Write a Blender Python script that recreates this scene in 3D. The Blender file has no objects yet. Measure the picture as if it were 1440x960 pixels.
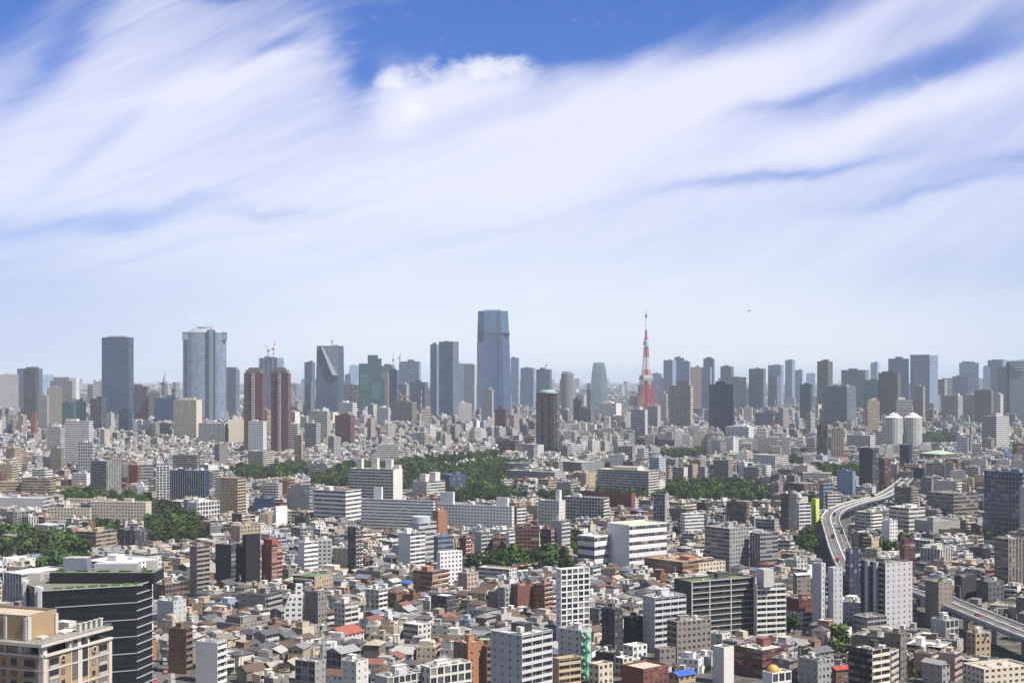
import bpy, math, random
import numpy as np
from mathutils import Vector
R = math.radians
scn = bpy.context.scene
C = scn.collection
# ------------------------------------------------------------------ camera
CAMZ, F, YH = 145.0, 1980.0, 532.0          # camera height (m), focal length (photo px), horizon row
cd = bpy.data.cameras.new('camera'); cam = bpy.data.objects.new('camera', cd); C.objects.link(cam)
cam.location = (0, 0, CAMZ); cam.rotation_euler = (R(90), 0, 0)
cd.sensor_width = 36; cd.lens = F / 1440 * 36; cd.shift_y = (YH - 480) / 1440
cd.clip_start = 1; cd.clip_end = 200000
scn.camera = cam
# ------------------------------------------------------------------ light
SUN_EL, SUN_AZ = 54, 118                     # degrees; azimuth clockwise from +Y
SUN_STR, SKY_STR, EXPO = 5.0, 0.05, 0.50
HAZE_D, HAZE_C, HAZE_A = 4.4e-5, (0.74, 0.86, 1.0), -0.15
sun_dir = Vector((math.sin(R(SUN_AZ)) * math.cos(R(SUN_EL)), math.cos(R(SUN_AZ)) * math.cos(R(SUN_EL)), math.sin(R(SUN_EL))))
sl = bpy.data.lights.new('sun', 'SUN'); sl.energy = SUN_STR; sl.angle = R(0.53); sl.color = (1.0, .93, .82)
so = bpy.data.objects.new('sun', sl); C.objects.link(so); so.location = (0, 0, 500)
so.rotation_euler = sun_dir.to_track_quat('Z', 'Y').to_euler()
vs = scn.view_settings; vs.view_transform = 'Standard'; vs.look = 'None'; vs.gamma = 1; vs.exposure = EXPO; vs.use_curve_mapping = False
scn.cycles.use_denoising = True
scn.cycles.max_bounces = 5; scn.cycles.diffuse_bounces = 1; scn.cycles.glossy_bounces = 2
scn.cycles.volume_bounces = 1; scn.cycles.transparent_max_bounces = 8


class NT:
    """small node-tree writer"""
    def __init__(s, nt): s.t = nt; s.n = nt.nodes; s.l = nt.links
    def put(s, sock, v):
        if v is None: return
        if isinstance(v, bpy.types.NodeSocket): s.l.new(v, sock)
        else: sock.default_value = v
    def m(s, op, a, b=None, c=None, clamp=False):
        n = s.n.new('ShaderNodeMath'); n.operation = op; n.use_clamp = clamp
        s.put(n.inputs[0], a); s.put(n.inputs[1], b)
        if c is not None: s.put(n.inputs[2], c)
        return n.outputs[0]
    def mix(s, f, a, b, bt='MIX'):
        n = s.n.new('ShaderNodeMix'); n.data_type = 'RGBA'; n.blend_type = bt
        s.put(n.inputs[0], f); s.put(n.inputs[6], a); s.put(n.inputs[7], b); return n.outputs[2]
    def noise(s, vec, scale, detail=2, rough=.5, dist=0):
        n = s.n.new('ShaderNodeTexNoise'); s.put(n.inputs['Vector'], vec)
        n.inputs['Scale'].default_value = scale; n.inputs['Detail'].default_value = detail
        n.inputs['Roughness'].default_value = rough; n.inputs['Distortion'].default_value = dist
        return n.outputs['Fac']
    def xyz(s, x, y, z):
        n = s.n.new('ShaderNodeCombineXYZ'); s.put(n.inputs[0], x); s.put(n.inputs[1], y); s.put(n.inputs[2], z); return n.outputs[0]
    def sep(s, v):
        n = s.n.new('ShaderNodeSeparateXYZ'); s.put(n.inputs[0], v); return n.outputs
    def white(s, v):
        n = s.n.new('ShaderNodeTexWhiteNoise'); n.noise_dimensions = '3D'; s.put(n.inputs['Vector'], v); return n.outputs['Value']
    def ramp(s, v, a, b):
        n = s.n.new('ShaderNodeMapRange'); n.interpolation_type = 'SMOOTHSTEP'; s.put(n.inputs[0], v)
        n.inputs[1].default_value = a; n.inputs[2].default_value = b; return n.outputs[0]


# ------------------------------------------------------------------ sky with high cirrus
W = bpy.data.worlds.new('World'); scn.world = W; W.use_nodes = True
k = NT(W.node_tree); bg = W.node_tree.nodes['Background']
sky = k.n.new('ShaderNodeTexSky'); sky.sky_type = 'NISHITA'; sky.sun_disc = False
sky.sun_elevation = R(SUN_EL); sky.sun_rotation = R(SUN_AZ); sky.altitude = 100
sky.air_density = 1.0; sky.dust_density = 0.4; sky.ozone_density = 2.5
tc = k.n.new('ShaderNodeTexCoord')
gx, gy, gz = k.sep(tc.outputs['Generated'])
hyp = k.m('SQRT', k.m('ADD', k.m('MULTIPLY', gx, gx), k.m('MULTIPLY', gy, gy)))
AZ = k.m('MULTIPLY', k.m('ARCTAN2', gx, gy), 1.98)
EL = k.m('MULTIPLY', k.m('DIVIDE', gz, k.m('MAXIMUM', hyp, .02)), 1.98)
base_v = k.xyz(AZ, EL, 0)
w1 = k.m('SUBTRACT', k.noise(base_v, 2.2, 3, .55), .5)
w2 = k.m('SUBTRACT', k.noise(k.xyz(k.m('ADD', AZ, 7.3), k.m('ADD', EL, 3.1), 0), 2.6, 3, .55), .5)
wf = k.m('SUBTRACT', k.noise(k.xyz(k.m('MULTIPLY', AZ, 1.0), k.m('SUBTRACT', k.m('MULTIPLY', EL, 2.0), k.m('MULTIPLY', AZ, .6)), 2), 7, 4, .6), .5)
ax = k.m('ADD', k.m('ADD', AZ, k.m('MULTIPLY', w1, .16)), k.m('MULTIPLY', wf, .10))
ey = k.m('ADD', k.m('ADD', EL, k.m('MULTIPLY', w2, .09)), k.m('MULTIPLY', wf, .06))


def blob(px, py, rx, ry, tilt, x=None, y=None):
    x, y = x or ax, y or ey
    X, Y = (px - 720) / 1000, (532 - py) / 1000
    c, s_ = math.cos(R(tilt)), math.sin(R(tilt))
    dx, dy = k.m('SUBTRACT', x, X), k.m('SUBTRACT', y, Y)
    u = k.m('ADD', k.m('MULTIPLY', dx, c * 1000 / rx), k.m('MULTIPLY', dy, s_ * 1000 / rx))
    v = k.m('ADD', k.m('MULTIPLY', dx, -s_ * 1000 / ry), k.m('MULTIPLY', dy, c * 1000 / ry))
    q = k.m('ADD', k.m('MULTIPLY', u, u), k.m('MULTIPLY', v, v))
    return k.m('POWER', 2.718, k.m('MULTIPLY', q, -1.0))


holes = None
for (px, py, rx, ry, tilt, a) in [(850, -5, 360, 86, 4, 1.25), (590, 35, 110, 34, -5, .6), (800, 70, 140, 30, 5, .45), (-10, 50, 150, 80, 30, .95), (1150, 140, 160, 15, 16, .42),
                                  (1345, 72, 140, 24, 26, .34), (1080, 258, 170, 11, 8, .5), (1260, 130, 160, 14, 20, .35), (1300, 285, 140, 10, 8, .25), (1440, 238, 120, 18, 12, .45),
                                  (505, 100, 30, 50, -10, .6), (120, 322, 230, 16, 7, .34), (150, 225, 110, 12, 38, .25), (110, 95, 150, 26, 56, .42),
                                  (405, 300, 60, 10, 0, .3), (400, 75, 60, 12, 15, .35), (325, 5, 60, 14, 10, .4), (0, 430, 300, 60, 0, .3), (1440, 410, 260, 50, 0, .25)]:
    b = k.m('MULTIPLY', blob(px, py, rx, ry, tilt), a)
    holes = b if holes is None else k.m('ADD', holes, b)
pos = None
for (px, py, rx, ry, tilt, a) in [(300, 150, 230, 50, 28, .12), (100, 240, 260, 50, 25, .14), (340, 120, 150, 18, 15, .25), (1150, 60, 260, 30, 26, .4), (1250, 180, 260, 26, 20, .35), (900, 150, 260, 40, 10, .3), (700, 260, 420, 70, 8, .3), (640, 128, 130, 24, 6, .45), (560, 140, 36, 40, -20, .3), (60, 200, 200, 30, 30, .15)]:
    b = k.m('MULTIPLY', blob(px, py, rx, ry, tilt), a)
    pos = b if pos is None else k.m('ADD', pos, b)
neg = k.m('MINIMUM', AZ, 0)
eys = k.m('ADD', EL, k.m('MULTIPLY', w2, .10))
tt0 = k.m('ADD', eys, k.m('MULTIPLY', k.m('MULTIPLY', eys, k.m('MULTIPLY', neg, neg)), .9))
tt = k.m('SUBTRACT', tt0, k.m('MULTIPLY', k.m('ADD', k.m('MULTIPLY', eys, .75), .10), AZ))
st1 = k.noise(k.xyz(k.m('MULTIPLY', AZ, 1.6), k.m('MULTIPLY', tt, 11), 0), 1.0, 5, .58, .4)
st2 = k.noise(k.xyz(k.m('MULTIPLY', AZ, 5), k.m('MULTIPLY', tt, 42), 5), 1.0, 5, .6, .3)
cov = k.m('ADD', .66, k.m('MULTIPLY', k.m('SUBTRACT', st1, .5), .75))
cov = k.m('ADD', cov, k.m('MULTIPLY', k.m('SUBTRACT', st2, .5), .26))
st3 = k.noise(k.xyz(k.m('MULTIPLY', AZ, 12), k.m('MULTIPLY', tt, 95), 8), 1.0, 5, .65, .5)
cov = k.m('ADD', cov, k.m('MULTIPLY', k.m('SUBTRACT', st3, .5), .13))
cov = k.m('ADD', k.m('SUBTRACT', cov, holes), pos)
cov = k.m('MULTIPLY', k.ramp(cov, -.16, 1.10), .95)
behind = k.ramp(k.m('ABSOLUTE', AZ), .9, 1.9)               # clearer sky behind the viewer
cov = k.m('MULTIPLY', cov, k.m('SUBTRACT', 1, k.m('MULTIPLY', behind, .6)))
hi = k.ramp(EL, .56, 1.1)                                     # thinner cloud higher up
cov = k.m('MULTIPLY', cov, k.m('SUBTRACT', 1, k.m('MULTIPLY', hi, .9)))
cn = k.noise(k.xyz(AZ, k.m('MULTIPLY', EL, 1.3), 9), 22, 6, .62)
puff = k.m('ADD', k.m('ADD', blob(645, 104, 75, 22, 3, k.m('ADD', AZ, k.m('MULTIPLY', w1, .1)), k.m('ADD', EL, k.m('MULTIPLY', wf, .06))), k.m('MULTIPLY', blob(548, 112, 20, 22, -30, AZ, EL), .9)), k.m('ADD', k.m('MULTIPLY', blob(722, 92, 34, 14, 10, AZ, EL), .9), k.m('MULTIPLY', blob(580, 150, 40, 22, -40, AZ, EL), .7)))
puff = k.ramp(k.m('ADD', puff, k.m('MULTIPLY', k.m('SUBTRACT', cn, .5), 2.4)), .2, 1.3)
skyc = k.mix(1.0, sky.outputs[0], k.mix(behind, (.72, 1.0, 1.85, 1), (1.0, .92, 1.06, 1)), 'MULTIPLY')
cloudc = k.mix(k.ramp(EL, 0.0, .35), (12.0, 12.9, 14.2, 1), (12.4, 12.6, 15.0, 1))
lowc = k.mix(k.ramp(k.m('ABSOLUTE', k.m('SUBTRACT', AZ, .12)), .25, .85), (12.8, 13.6, 14.8, 1), (8.4, 9.6, 13.2, 1))
lowf = k.m('MULTIPLY', k.m('SUBTRACT', 1, k.ramp(EL, .0, .28)), k.m('SUBTRACT', .8, k.m('MULTIPLY', behind, .5)))
col = k.mix(cov, skyc, cloudc)
col = k.mix(lowf, col, lowc)
col = k.mix(k.m('MULTIPLY', puff, .7), col, (14.6, 14.6, 15.4, 1))
k.l.new(col, bg.inputs[0]); bg.inputs[1].default_value = SKY_STR


# ------------------------------------------------------------------ materials
MAT = {}
def newmat(name):
    m = bpy.data.materials.new(name); m.use_nodes = True; MAT[name] = m
    q = NT(m.node_tree); return m, q, m.node_tree.nodes['Principled BSDF']
def attr(q, n):
    a = q.n.new('ShaderNodeAttribute'); a.attribute_name = n; return a


# style: bay width, window u0 u1 v0 v1, recess depth
STY = {'W': (3.2, .24, .76, .34, .80, .22), 'S': (4.2, .38, .62, .40, .74, .2), 'B': (5.6, .03, .97, .40, .96, 1.1), 'R': (3.2, .02, .98, .36, .80, .25),
       'G': (3.4, .10, .90, .12, .88, .3), 'V': (3.0, .34, .84, .03, .97, .3), 'T': (1.9, .18, .82, .36, .82, .15)}
def facade(name, u0, u1, v0, v1, curtain=False, gaps=False, black=False):
    m, q, p = newmat(name)
    colr = attr(q, 'Col').outputs['Color']
    uv = q.n.new('ShaderNodeUVMap'); u, v, _ = q.sep(uv.outputs[0])
    fu, fv = q.m('FRACT', u), q.m('FRACT', v)
    cu, cv = q.m('FLOOR', u), q.m('FLOOR', v)
    inside = q.m('MULTIPLY', q.m('MULTIPLY', q.m('GREATER_THAN', fu, u0), q.m('LESS_THAN', fu, u1)), q.m('MULTIPLY', q.m('GREATER_THAN', fv, v0), q.m('LESS_THAN', fv, v1)))
    rnd = q.white(q.xyz(cu, cv, 3.3))
    if gaps: inside = q.m('MULTIPLY', inside, q.m('GREATER_THAN', q.white(q.xyz(cu, cv, 6.6)), .42))
    geo = q.n.new('ShaderNodeNewGeometry')
    px, py, pz = q.sep(geo.outputs['Position'])
    st = q.noise(q.xyz(q.m('MULTIPLY', px, .9), q.m('MULTIPLY', py, .9), q.m('MULTIPLY', pz, .12)), 1, 3, .6)
    wallc = q.mix(q.m('MULTIPLY', q.ramp(st, .35, .75), .45), colr, q.mix(1, colr, (.62, .58, .52, 1), 'MULTIPLY'))
    # thin slab line between storeys
    wallc = q.mix(q.m('MULTIPLY', q.m('LESS_THAN', fv, .06), .35), wallc, q.mix(1, colr, (.6, .6, .6, 1), 'MULTIPLY'))
    if curtain:
        g = q.mix(rnd, q.mix(1, colr, (.72, .74, .78, 1), 'MULTIPLY'), q.mix(1, colr, (1.25, 1.22, 1.2, 1), 'MULTIPLY'))
        big = q.white(q.xyz(q.m('FLOOR', q.m('MULTIPLY', u, .23)), q.m('FLOOR', q.m('MULTIPLY', v, .31)), 1))
        g = q.mix(q.m('MULTIPLY', q.m('GREATER_THAN', big, .6), .3), g, q.mix(1, colr, (1.5, 1.5, 1.45, 1), 'MULTIPLY'))
        spand = q.mix(1, colr, (1.55, 1.5, 1.42, 1), 'MULTIPLY')
        c = q.mix(inside, spand, g); rgh = q.mix(inside, (.5,) * 3 + (1,), (.12,) * 3 + (1,))
        q.l.new(c, p.inputs['Base Color']); q.l.new(rgh, p.inputs['Roughness'])
        p.inputs['Specular IOR Level'].default_value = .2 if black else .5
        return m
    dark = q.mix(q.white(q.xyz(cu, cv, 8.1)), (.012, .016, .024, 1), (.05, .06, .075, 1))
    blind = q.mix(q.white(q.xyz(cu, cv, 1.7)), (.16, .15, .14, 1), (.34, .32, .3, 1))
    blindcut = q.m('GREATER_THAN', fv, q.m('ADD', v0, q.m('MULTIPLY', q.m('SUBTRACT', v1, v0), q.white(q.xyz(cu, cv, 5.2)))))
    g = q.mix(q.m('MULTIPLY', q.m('GREATER_THAN', rnd, .68), blindcut), dark, blind)
    mull = q.m('LESS_THAN', q.m('ABSOLUTE', q.m('SUBTRACT', fu, (u0 + u1) / 2)), .018)
    g = q.mix(mull, g, (.25, .25, .26, 1))
    c = q.mix(inside, wallc, g)
    q.l.new(c, p.inputs['Base Color'])
    q.l.new(q.mix(inside, (.8,) * 3 + (1,), (.1,) * 3 + (1,)), p.inputs['Roughness'])
    bp = q.n.new('ShaderNodeBump'); bp.inputs['Strength'].default_value = .6; bp.inputs['Distance'].default_value = .2; bp.invert = True
    q.l.new(inside, bp.inputs['Height']); q.l.new(bp.outputs[0], p.inputs['Normal'])
    return m
for s_, t_ in STY.items(): facade('facade_' + s_, *t_[1:5])
facade('facade_C', .05, .97, .12, .98, True); facade('facade_K', .05, .97, .08, .98, True, black=True)
STY['H'] = (2.7, .28, .70, .38, .74, .2); facade('facade_H', .28, .70, .38, .74, gaps=True)
def plainmat(name, rough=.85, spec=.3, nscale=.35, amt=.3, fine=1.5, col=None):
    m, q, p = newmat(name)
    c = attr(q, 'Col').outputs['Color'] if col is None else (*col, 1)
    geo = q.n.new('ShaderNodeNewGeometry')
    a = q.noise(geo.outputs['Position'], nscale, 4, .6); b = q.noise(geo.outputs['Position'], fine, 3, .6)
    f = q.m('ADD', q.m('MULTIPLY', q.ramp(a, .35, .7), amt), q.m('MULTIPLY', q.ramp(b, .45, .75), amt * .7))
    q.l.new(q.mix(f, c, q.mix(1, c, (.5, .48, .46, 1), 'MULTIPLY')), p.inputs['Base Color'])
    p.inputs['Roughness'].default_value = rough; p.inputs['Specular IOR Level'].default_value = spec
    return m
plainmat('wall_plain', amt=.16, nscale=.15, fine=.7); plainmat('roof', amt=.55); plainmat('metal', .45, .5, amt=.2)
m_, q_, p_ = newmat('tiled_roof')                              # rows of roof tiles as pattern
c_ = attr(q_, 'Col').outputs['Color']; uvn = q_.n.new('ShaderNodeUVMap'); u_, v_, _z = q_.sep(uvn.outputs[0])
ln = q_.m('LESS_THAN', q_.m('FRACT', q_.m('MULTIPLY', v_, 2.2)), .22)
nn = q_.white(q_.xyz(q_.m('FLOOR', q_.m('MULTIPLY', u_, 1.5)), q_.m('FLOOR', q_.m('MULTIPLY', v_, 2.2)), 0))
q_.l.new(q_.mix(q_.m('ADD', q_.m('MULTIPLY', ln, .4), q_.m('MULTIPLY', nn, .25)), c_, q_.mix(1, c_, (.4, .4, .4, 1), 'MULTIPLY')), p_.inputs['Base Color']); p_.inputs['Roughness'].default_value = .7
m_, q_, p_ = newmat('glass'); p_.inputs['Base Color'].default_value = (.02, .027, .036, 1); p_.inputs['Roughness'].default_value = .08; p_.inputs['Specular IOR Level'].default_value = .7
oi = q_.n.new('ShaderNodeObjectInfo')
q_.l.new(q_.mix(q_.m('GREATER_THAN', oi.outputs['Random'], .66), (.016, .021, .03, 1), q_.mix(q_.white(q_.xyz(oi.outputs['Random'], 0, 0)), (.08, .08, .08, 1), (.3, .29, .27, 1))), p_.inputs['Base Color'])
m_, q_, p_ = newmat('leaves')
geo = q_.n.new('ShaderNodeNewGeometry'); oi = q_.n.new('ShaderNodeObjectInfo')
n1 = q_.noise(geo.outputs['Position'], .22, 3, .6); n2 = q_.noise(geo.outputs['Position'], 1.4, 2, .6); n3 = q_.noise(geo.outputs['Position'], .03, 2, .5)
cc = q_.mix(q_.ramp(n1, .35, .65), (.018, .038, .012, 1), (.055, .09, .022, 1))
cc = q_.mix(q_.m('MULTIPLY', q_.ramp(n2, .5, .7), .5), cc, (.075, .11, .03, 1))
cc = q_.mix(q_.m('MULTIPLY', q_.ramp(n3, .42, .6), .5), cc, (.022, .048, .026, 1))
cc = q_.mix(1, cc, attr(q_, 'Col').outputs['Color'], 'MULTIPLY'); cc = q_.mix(1, cc, q_.mix(oi.outputs['Random'], (.5, .58, .62, 1), (1.2, 1.15, .85, 1)), 'MULTIPLY'); q_.l.new(cc, p_.inputs['Base Color']); p_.inputs['Roughness'].default_value = .75; p_.inputs['Specular IOR Level'].default_value = .15
plainmat('bark', col=(.07, .05, .035)); plainmat('asphalt', .9, .2, .05, .5, .9, col=(.15, .145, .14)); plainmat('concrete', .85, .25, .3, .4, 1.4, col=(.36, .35, .33))
plainmat('paint', .4, .5, amt=.08)
m_, q_, p_ = newmat('ground'); geo = q_.n.new('ShaderNodeNewGeometry'); P_ = geo.outputs['Position']
a_ = q_.noise(P_, .012, 4, .6); b_ = q_.noise(P_, .12, 4, .65); d_ = q_.noise(P_, .9, 2, .6)
g_ = q_.mix(q_.ramp(b_, .4, .62), (.045, .044, .044, 1), (.12, .112, .10, 1)); g_ = q_.mix(q_.m('MULTIPLY', q_.ramp(d_, .45, .7), .4), g_, (.22, .21, .19, 1))
g_ = q_.mix(q_.m('MULTIPLY', q_.ramp(a_, .55, .65), .6), g_, (.06, .075, .035, 1))
q_.l.new(g_, p_.inputs['Base Color']); p_.inputs['Roughness'].default_value = .9


# ------------------------------------------------------------------ mesh buffer
class MB:
    def __init__(s): s.v = []; s.f = []; s.m = []; s.uv = []; s.c = []
    def face(s, pts, mat, col, uv=None):
        i = len(s.v); s.v.extend(pts); s.f.append(tuple(range(i, i + len(pts)))); s.m.append(mat); s.c.append(col)
        s.uv.extend(uv if uv else [(0, 0)] * len(pts))
    def wall(s, a, b, z0, z1, style, nb, nf, col, off=(0, 0)):
        """vertical quad from a to b (outside is to the right of a->b)"""
        mat = 'wall_plain' if style == 'P' else 'facade_' + style
        o, p = off
        s.face([(a[0], a[1], z0), (b[0], b[1], z0), (b[0], b[1], z1), (a[0], a[1], z1)], mat, col, [(o, p), (o + nb, p), (o + nb, p + nf), (o, p + nf)])
    def box(s, cx, cy, z0, w, d, h, mat, col, top=None, topcol=None, bottom=False):
        x0, x1, y0, y1, z1 = cx - w / 2, cx + w / 2, cy - d / 2, cy + d / 2, z0 + h
        A = [(x0, y0), (x1, y0), (x1, y1), (x0, y1)]
        for i in range(4):
            a, b = A[i], A[(i + 1) % 4]
            s.face([(a[0], a[1], z0), (b[0], b[1], z0), (b[0], b[1], z1), (a[0], a[1], z1)], mat, col)
        s.face([(x, y, z1) for x, y in A], top or mat, topcol or col)
        if bottom: s.face([(x, y, z0) for x, y in reversed(A)], mat, col)
    def bar(s, p, q, t, mat, col, t2=None):
        p, q = Vector(p), Vector(q); d = (q - p)
        if d.length < 1e-6: return
        d.normalize(); u = d.cross(Vector((0, 0, 1)) if abs(d.z) < .9 else Vector((0, 1, 0))).normalized(); v = d.cross(u)
        t2 = t if t2 is None else t2
        A = [p + (u * i + v * j) * t / 2 for i, j in ((-1, -1), (1, -1), (1, 1), (-1, 1))]
        B = [q + (u * i + v * j) * t2 / 2 for i, j in ((-1, -1), (1, -1), (1, 1), (-1, 1))]
        for i in range(4):
            j = (i + 1) % 4; s.face([tuple(A[j]), tuple(A[i]), tuple(B[i]), tuple(B[j])], mat, col)
        s.face([tuple(x) for x in A], mat, col); s.face([tuple(x) for x in reversed(B)], mat, col)
    def cyl(s, cx, cy, z0, r, h, mat, col, n=10, r2=None, top=None, dome=0):
        r2 = r if r2 is None else r2
        for i in range(n):
            a, b = 2 * math.pi * i / n, 2 * math.pi * (i + 1) / n
            s.face([(cx + r * math.cos(a), cy + r * math.sin(a), z0), (cx + r * math.cos(b), cy + r * math.sin(b), z0),
                    (cx + r2 * math.cos(b), cy + r2 * math.sin(b), z0 + h), (cx + r2 * math.cos(a), cy + r2 * math.sin(a), z0 + h)], mat, col)
            if dome: s.face([(cx + r2 * math.cos(a), cy + r2 * math.sin(a), z0 + h), (cx + r2 * math.cos(b), cy + r2 * math.sin(b), z0 + h), (cx, cy, z0 + h + dome)], mat, col)
        if not dome: s.face([(cx + r2 * math.cos(2 * math.pi * i / n), cy + r2 * math.sin(2 * math.pi * i / n), z0 + h) for i in range(n)], mat, top or col)
    def loft(s, secs, style, col, bay=3.2, fh=4.0, cap=True, capcol=None, off=0):
        mat = {'P': 'wall_plain', 'M': 'metal', 'A': 'paint'}.get(style, 'facade_' + style)
        per = [0]; P0 = secs[0][1]; n = len(P0)
        for i in range(n): per.append(per[-1] + math.dist(P0[i], P0[(i + 1) % n]))
        us = [round(p / bay) + off for p in per]
        for (z0, A), (z1, B) in zip(secs, secs[1:]):
            for i in range(n):
                j = (i + 1) % n
                s.face([(*A[i], z0), (*A[j], z0), (*B[j], z1), (*B[i], z1)], mat, col, [(us[i], z0 / fh), (us[i + 1], z0 / fh), (us[i + 1], z1 / fh), (us[i], z1 / fh)])
        if cap: s.face([(*p, secs[-1][0]) for p in secs[-1][1]], 'roof', capcol or (.3, .3, .3))
    def ext(s, o, x=0, y=0, ang=0, z=0):
        c, n = math.cos(ang), math.sin(ang); i = len(s.v)
        s.v.extend([(x + a * c - b * n, y + a * n + b * c, z + h) for a, b, h in o.v])
        s.f.extend([tuple(j + i for j in f) for f in o.f]); s.m.extend(o.m); s.uv.extend(o.uv); s.c.extend(o.c)
    def mesh(s, name):
        me = bpy.data.meshes.new(name)
        nf = len(s.f); cnt = np.fromiter((len(f) for f in s.f), np.int32, nf)
        li = np.fromiter((i for f in s.f for i in f), np.int32, int(cnt.sum()))
        me.vertices.add(len(s.v)); me.vertices.foreach_set('co', np.asarray(s.v, np.float32).ravel())
        me.loops.add(len(li)); me.loops.foreach_set('vertex_index', li)
        me.polygons.add(nf); me.polygons.foreach_set('loop_start', (np.cumsum(cnt) - cnt).astype(np.int32))
        try: me.polygons.foreach_set('loop_total', cnt)
        except Exception: pass
        names = sorted(set(s.m)); ix = {n: i for i, n in enumerate(names)}
        for n in names: me.materials.append(MAT[n])
        me.polygons.foreach_set('material_index', np.fromiter((ix[n] for n in s.m), np.int32, nf))
        uvl = me.uv_layers.new(name='UVMap'); uvl.data.foreach_set('uv', np.asarray(s.uv, np.float32).ravel())
        at = me.attributes.new('Col', 'FLOAT_COLOR', 'FACE')
        cc = np.ones((nf, 4), np.float32); cc[:, :3] = np.asarray(s.c, np.float32)[:, :3]; at.data.foreach_set('color', cc.ravel())
        me.update(calc_edges=True); return me
    def build(s, name, parent=None, loc=(0, 0, 0), ang=0):
        o = bpy.data.objects.new(name, s.mesh(name)); C.objects.link(o)
        o.location = loc; o.rotation_euler = (0, 0, ang)
        if parent is not None: o.parent = parent
        return o


USED = set(); TAGGED = []
def tag(o, label, cat, group=None, kind=None):
    if label: o['label'] = label; USED.add(label)
    if cat: o['category'] = cat
    if group: o['group'] = group
    if kind: o['kind'] = kind
    return o
def empty(name, loc, ang=0):
    o = bpy.data.objects.new(name, None); C.objects.link(o); o.location = loc; o.rotation_euler = (0, 0, ang); o.empty_display_size = 1; return o
def depth(yb, z=0): return F * (CAMZ - z) / (yb - YH)
def tx(px): return (px - 720) / F
def zat(y, D): return CAMZ + (YH - y) * D / F
def scr(x, y, z): return 720 + F * x / y, YH + F * (CAMZ - z) / y

COL = dict(white=(.74, .75, .77), offwhite=(.64, .63, .6), cream=(.62, .56, .46), lgrey=(.48, .48, .49), grey=(.32, .32, .33), dgrey=(.13, .13, .14), black=(.018, .018, .022),
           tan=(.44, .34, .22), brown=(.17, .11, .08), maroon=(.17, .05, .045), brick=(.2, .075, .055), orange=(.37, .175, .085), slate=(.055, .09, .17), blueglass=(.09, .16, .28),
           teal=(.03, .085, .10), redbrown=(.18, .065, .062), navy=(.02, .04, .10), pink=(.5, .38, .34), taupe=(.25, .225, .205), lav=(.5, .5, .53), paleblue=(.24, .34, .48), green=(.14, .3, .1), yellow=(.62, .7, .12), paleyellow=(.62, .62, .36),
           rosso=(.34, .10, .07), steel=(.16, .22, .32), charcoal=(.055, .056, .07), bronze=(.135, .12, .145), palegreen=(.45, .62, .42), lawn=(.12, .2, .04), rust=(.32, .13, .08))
rng = random.Random(11)


# ------------------------------------------------------------------ building blocks
def flat_roof(w, d, z, col, near, wallcol, roofmat='roof'):
    b = MB(); x0, x1, y0, y1 = -w / 2, w / 2, -d / 2, d / 2
    if not near or w < 3 or d < 3:
        b.face([(x0, y0, z), (x1, y0, z), (x1, y1, z), (x0, y1, z)], roofmat, col); return b
    t, p = .35, .95
    O = [(x0, y0), (x1, y0), (x1, y1), (x0, y1)]; I = [(x0 + t, y0 + t), (x1 - t, y0 + t), (x1 - t, y1 - t), (x0 + t, y1 - t)]
    rim = tuple(min(.8, c * 1.1 + .06) for c in wallcol)
    for i in range(4):
        j = (i + 1) % 4
        b.face([(*O[i], z), (*O[j], z), (*I[j], z), (*I[i], z)], 'wall_plain', rim)
        b.face([(*I[i], z), (*I[j], z), (*I[j], z - p), (*I[i], z - p)], 'wall_plain', wallcol)
    b.face([(*q, z - p) for q in I], roofmat, col); return b


def gable(w, d, z, col, hip=0, pitch=.42, over=.5):
    """ridge along the longer side"""
    b = MB(); sw = w < d
    W2, D2 = (d, w) if sw else (w, d)
    X, Y = W2 / 2 + over, D2 / 2 + over; h = Y * pitch; rx = X - (Y * hip); ze = z - over * pitch
    def T(p): return (-p[1], p[0], p[2]) if sw else p
    A = [(-X, -Y, ze), (X, -Y, ze), (X, Y, ze), (-X, Y, ze)]; r0, r1 = (-rx, 0, ze + h), (rx, 0, ze + h)
    def fc(pts, m='tiled_roof'):
        b.face([T(p) for p in pts], m, col, [(p[0], math.hypot(p[1], p[2] - ze)) for p in pts])
    fc([A[0], A[1], r1, r0]); fc([A[2], A[3], r0, r1])
    if hip:
        b.face([T(p) for p in [A[1], A[2], r1]], 'tiled_roof', col, [(0, 0), (Y, 0), (Y / 2, h)]); b.face([T(p) for p in [A[3], A[0], r0]], 'tiled_roof', col, [(0, 0), (Y, 0), (Y / 2, h)])
    b.face([T(p) for p in reversed(A)], 'wall_plain', (.3, .28, .26))
    return b, h


def gable_ends(buf, w, d, z, col, pitch=.42, over=.5):
    sw = w < d; W2, D2 = (d, w) if sw else (w, d); Y = D2 / 2; h = Y * pitch - .05
    for sx in (-1, 1):
        x = sx * W2 / 2; pts = [(x, -Y * sx, z), (x, Y * sx, z), (x, 0, z + h)]
        buf.face([(-p[1], p[0], p[2]) if sw else p for p in pts], 'wall_plain', col)


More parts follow.
